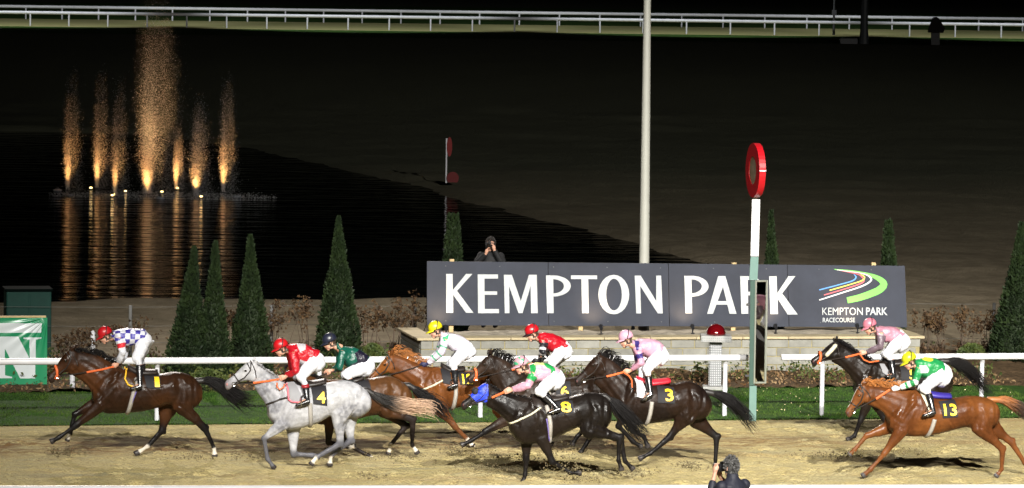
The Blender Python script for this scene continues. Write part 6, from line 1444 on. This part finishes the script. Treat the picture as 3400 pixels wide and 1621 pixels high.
# ================================================================== PHOTOGRAPHERS
def person_parts(fr, label, group, P0, skin_parts, garments, hair=None):
    t = thing('person', fr, label, 'person', group)
    return t
M_jacket = mat('navy_jacket', (0.010, 0.011, 0.022), 0.65, bump=0.6, bscale=9, bdist=0.03)
M_coat2 = mat('dark_coat', (0.004, 0.004, 0.005), 0.8, bump=0.6, bscale=9, bdist=0.03)
M_trouser = mat('dark_trousers', (0.012, 0.012, 0.014), 0.8, bump=0.4, bscale=9)
M_cam = mat('camera_body', (0.012, 0.012, 0.013), 0.35)
def photographer(origin, th, facing, label, hair_col, jacket, look_down, scale=1.0, collar=True, elbow_w=.30, cuff=.70):
    """standing man holding a camera to his face; local x = sideways, y = forwards (facing), z up"""
    t = thing('person', origin, label, 'person', 'photographers by the track', th+facing)
    k = scale; H = 1.50*k
    mb = MB(); c = (0, .03, 1.64*k); Rz_ = Matrix.Identity(3)
    f = np.array([0, 1.0, 0]); u = np.array([0, 0, 1.0]); sx_ = np.array([1.0, 0, 0])
    P = lambda x, y, z: np.array(c)+f*x+sx_*y+u*z
    R = Matrix((Vector(f), Vector(sx_), Vector(u))).transposed()
    mb.ell(P(-.005, 0, 0), (.10, .078, .112), R, 18, 12); mb.ell(P(.035, 0, -.075), (.066, .062, .08), R); mb.ell(P(.055, 0, -.135), (.036, .038, .028), R)
    for sd in (-1, 1):
        mb.ell(P(-.012, sd*.082, -.045), (.022, .012, .034), R); mb.ell(P(.05, sd*.036, -.07), (.026, .022, .026), R); mb.ell(P(.01, sd*.054, -.115), (.046, .02, .024), R)
        mb.ell(P(.088, sd*.032, -.028), (.012, .014, .009), R)
    mb.tube([P(.09, 0, -.03), P(.114, 0, -.06), P(.112, 0, -.07)], [.011, .017, .014], 8); mb.ell(P(.09, 0, -.104), (.013, .026, .012), R)
    mb.tube([P(-.02, 0, -.08), (0, 0, 1.46*k), (0, -.02, 1.38*k)], [.056, .058, .09], 12)
    mb.tube([(0, 0, 1.38*k), (0, 0, 1.1*k), (0, 0, .95*k)], [.11, .11, .11], 12)
    ja = MB(); tr = MB(); shoes = []
    def ring(z, rx, ry, y0=0): return [(rx*math.cos(2*PI*i/20), y0+ry*math.sin(2*PI*i/20), z*k) for i in range(20)]
    prof = [(.86, .20, .15, 0), (.98, .205, .15, 0), (1.15, .20, .145, -.005), (1.30, .215, .145, -.015), (1.39, .205, .125, -.02), (1.44, .15, .10, -.015), (1.49, .085, .085, -.005)]
    if collar: prof += [(1.545, .078, .080, .0)]
    v = [p for q in prof for p in ring(*q)]; n_ = len(prof); ff = [(i*20+a, i*20+(a+1) % 20, (i+1)*20+(a+1) % 20, (i+1)*20+a) for i in range(n_-1) for a in range(20)]+[tuple(range(19, -1, -1)), tuple((n_-1)*20+a for a in range(20))]; ja.add(v, ff)
    hands = []
    for sd in (-1, 1):
        sh = np.array([sd*.20, -.015, 1.385*k]); el = np.array([sd*elbow_w, .16, 1.20*k]); 
        wr = np.array([sd*.105, .235, 1.53*k]) if sd < 0 else np.array([sd*.05, .30, 1.46*k]); hd = np.array([sd*.085, .245, 1.62*k]) if sd < 0 else np.array([sd*.02, .31, 1.55*k])
        mb.tube([sh, el, wr], [.05, .038, .028], 10)
        d = (hd-wr)/np.linalg.norm(hd-wr); mb.tube([wr, wr+d*.04, wr+d*.085], [.028, .038, .036], 10)
        for i, L in enumerate((.9, 1.0, .95, .78)):
            o = np.array([0, 1, 0])*(-.030+.020*i); p0 = wr+d*.08+o; p1 = p0+d*.035*L; p2 = p1+d*.012-sx_*sd*.028*L; p3 = p2-sx_*sd*.015-d*.012; mb.tube([p0, p1, p2, p3], [.0105, .010, .0095, .0085], 7)
        p0 = wr+d*.035+np.array([0, -.035, 0]); mb.tube([p0, p0+d*.035+np.array([0, -.010, 0])-sx_*sd*.008, p0+d*.062-sx_*sd*.022], [.0125, .011, .0095], 7)
        ja.tube([sh+np.array([-sd*.02, 0, 0]), sh*.5+el*.5, el, el*.55+wr*.45, el*(1-cuff)+wr*cuff], [.085, .075, .066, .056, .050], 14); ja.ell(el, (.066, .066, .066)); ja.ell(sh, (.085, .085, .085))
        hp, kn, an = np.array([sd*.10, 0, .90*k]), np.array([sd*.11, .02, .48*k]), np.array([sd*.12, -.02, .09*k])
        mb.tube([hp, kn, an, an+np.array([0, .15, -.05])], [.07, .05, .035, .03], 10); tr.tube([hp+np.array([0, 0, .06]), hp*.5+kn*.5, kn, kn*.5+an*.5, an], [.11, .095, .075, .068, .072], 14)
        so = MB(); so.tube([an+np.array([0, -.06, -.045]), an+np.array([0, .02, -.035]), an+np.array([0, .12, -.05]), an+np.array([0, .20, -.06])], [.04, .05, .042, .025], 12); shoes.append(so)
    tr.ell((0, 0, .93*k), (.19, .14, .14))
    bm_ = remesh(mb, 'person_body', .008, 3, .4); set_col(bm_, np.tile(np.array(SKIN), (len(bm_.vertices), 1))); obj('body', bm_, t, M_skin)
    obj('jacket', remesh(ja, 'jacket', .012, 4, .5), t, jacket); obj('trousers', remesh(tr, 'trousers', .014, 4, .5), t, M_trouser)
    for so in shoes: obj('shoe', remesh(so, 'shoe', .009, 3, .5), t, M_boot)
    # hair: short strands over the skull
    r = np.random.default_rng(5); V = []; N = 1600
    an = r.uniform(0, 2*PI, N); zz = r.uniform(-.75, 1, N); rr = np.sqrt(1-zz*zz); d = np.stack([rr*np.cos(an), rr*np.sin(an), zz], 1)
    kp = ~((d[:, 1] > .35) & (d[:, 2] < .45)) & (d[:, 2] > -.75) & ~((np.abs(d[:, 0]) > .8) & (d[:, 2] < -.25) & (d[:, 1] > -.1)); d = d[kp]
    cc = np.array(c)+d*np.array([.082, .104, .116]); dd = d*0.5+np.array([0, -.25, -.35])+r.normal(size=d.shape)*.25; dd /= np.linalg.norm(dd, axis=1)[:, None]
    V = sprays(r, cc, dd, (.025, .045), .22); hm = MB(); hm.ell(P(-.012, 0, .006), (.101, .082, .116), R, 18, 12); hv = np.array(hm.v)
    keep = [q for q in hm.f if not any((hv[i][1]-c[1] > .035 and hv[i][2]-c[2] < .05) or hv[i][2]-c[2] < -.08 for i in q)]; hm.f = keep; hm.m = [0]*len(keep)
    Mh = mat('hair', hair_col, .6, vary=.5, vscale=14, bump=.5, bscale=50)
    ho = hm.build('hair', Mh, t, True); so = obj('hair_strands', fast_mesh('hair_strands', V, np.arange(len(V)).reshape(-1, 4)), ho, Mh)
    return t
def photo_camera(origin, th, label, lens=.16):
    t = thing('photo_camera', origin, label, 'camera', 'cameras held by the photographers', th)
    m_ = MB(); m_.box(-.075, .075, -.035, .035, -.055, .045, ch=.008); m_.prism([(-.03, .045), (.03, .045), (.02, .075), (-.02, .075)], -.03, .03); m_.build('camera_housing', M_cam, t)
    m_ = MB(); m_.tube([(0, .034, -.005), (0, lens*.6, -.005), (0, lens, -.005)], [.038, .040, .045], 16); l = m_.build('lens', M_cam, t, True)
    m_ = MB(); m_.tube([(0, lens+.001, -.005), (0, lens+.006, -.005)], [.036, .034], 14); m_.build('front_glass', M_eye, l, True)
    return t
# in front of the near rail, seen from behind, camera pointing left along the track
pf = Fr(2425, 1975, 0.0); z_ = 0
q = pf.p(2412, 1515)
face = math.radians(38)
photographer(pf.o, 0.0, face, 'grey haired man in a navy jacket photographing the race from the near rail', (.10, .098, .095), M_jacket, 0, scale=q[1]/1.757, elbow_w=.27)
sc_ = q[1]/1.757
fw = Vector((-math.sin(face), math.cos(face), 0))
photo_camera(pf.o+fw*.20+Vector((0, 0, 1.60*sc_)), face, 'black camera raised to the eye of the grey haired man at the near rail')
# on the planter wall behind the sign, facing the stand
qa, qz = SF.p(1630, 783, 0.75); pbo = SF.o+SF.u*qa+SF.v*0.75+Vector((0, 0, wh)); hh = qz-wh
back = math.radians(180-8)
photographer(pbo, 0.0, back, 'dark haired man in a dark coat photographing from behind the sign', (.015, .012, .010), M_coat2, 0, scale=hh/1.757*0.985, cuff=.95)
fw = Vector((-math.sin(back), math.cos(back), 0)); sc_ = hh/1.757
photo_camera(pbo+fw*.19+Vector((0, 0, 1.60*sc_)), back, 'black camera held at the face of the man behind the sign', .13)

# ================================================================== SAND THROWN UP BY THE HOOVES
def clods(name, spots, N, label, m, seed):
    r = np.random.default_rng(seed); V = []
    for (px, py, base, sx, sz) in spots:
        f = Fr(px, base, HTH); a0, z0 = f.p(px, py); n_ = N
        a = a0+r.normal(size=n_)*sx; z = np.maximum(z0+r.normal(size=n_)*sz, 0.02); b = r.normal(size=n_)*0.25
        s_ = r.uniform(.004, .014, n_)*np.where(r.random(n_) < .06, 2.2, 1); th_ = f.th
        X = f.o.x+a*math.cos(th_)-b*math.sin(th_); Y = f.o.y+a*math.sin(th_)+b*math.cos(th_)
        c = np.stack([X, Y, z], 1); V.append((c[:, None, :]+octa[None]*np.array([1, 1, .6])*(s_[:, None, None]*(0.6+0.8*r.random((n_, 6, 1))))).reshape(-1, 3))
    V = np.concatenate(V); n_ = len(V)//6; F = (octf[None]+(np.arange(n_)*6)[:, None, None]).reshape(-1, 3)
    return tag(obj(name, fast_mesh(name, V, F), None, m), label, 'sand', kind='stuff')
M_clod = mat('damp_clod', (.15, .12, .06), .95)
clods('kicked_sand', [(1508,1490,1510,.12,.07),(1560,1510,1525,.25,.05),(1700,1520,1560,.4,.03),(1880,1555,1606,.25,.06),(1930,1590,1606,.18,.04),(1860,1500,1590,.15,.1),(2100,1570,1600,.25,.03),(1300,1515,1540,.35,.03),(1230,1580,1590,.12,.02),(2290,1545,1560,.12,.03),(2960,1500,1592,.5,.02),(640,1520,1530,.2,.03),(820,1510,1530,.4,.03),(210,1500,1520,.15,.03),(1620,1550,1575,.3,.02),(2760,1510,1530,.35,.02)], 190, 'dark crumbs of sand kicked up behind the galloping hooves', M_clod, 77)
leaf_r = np.random.default_rng(3)
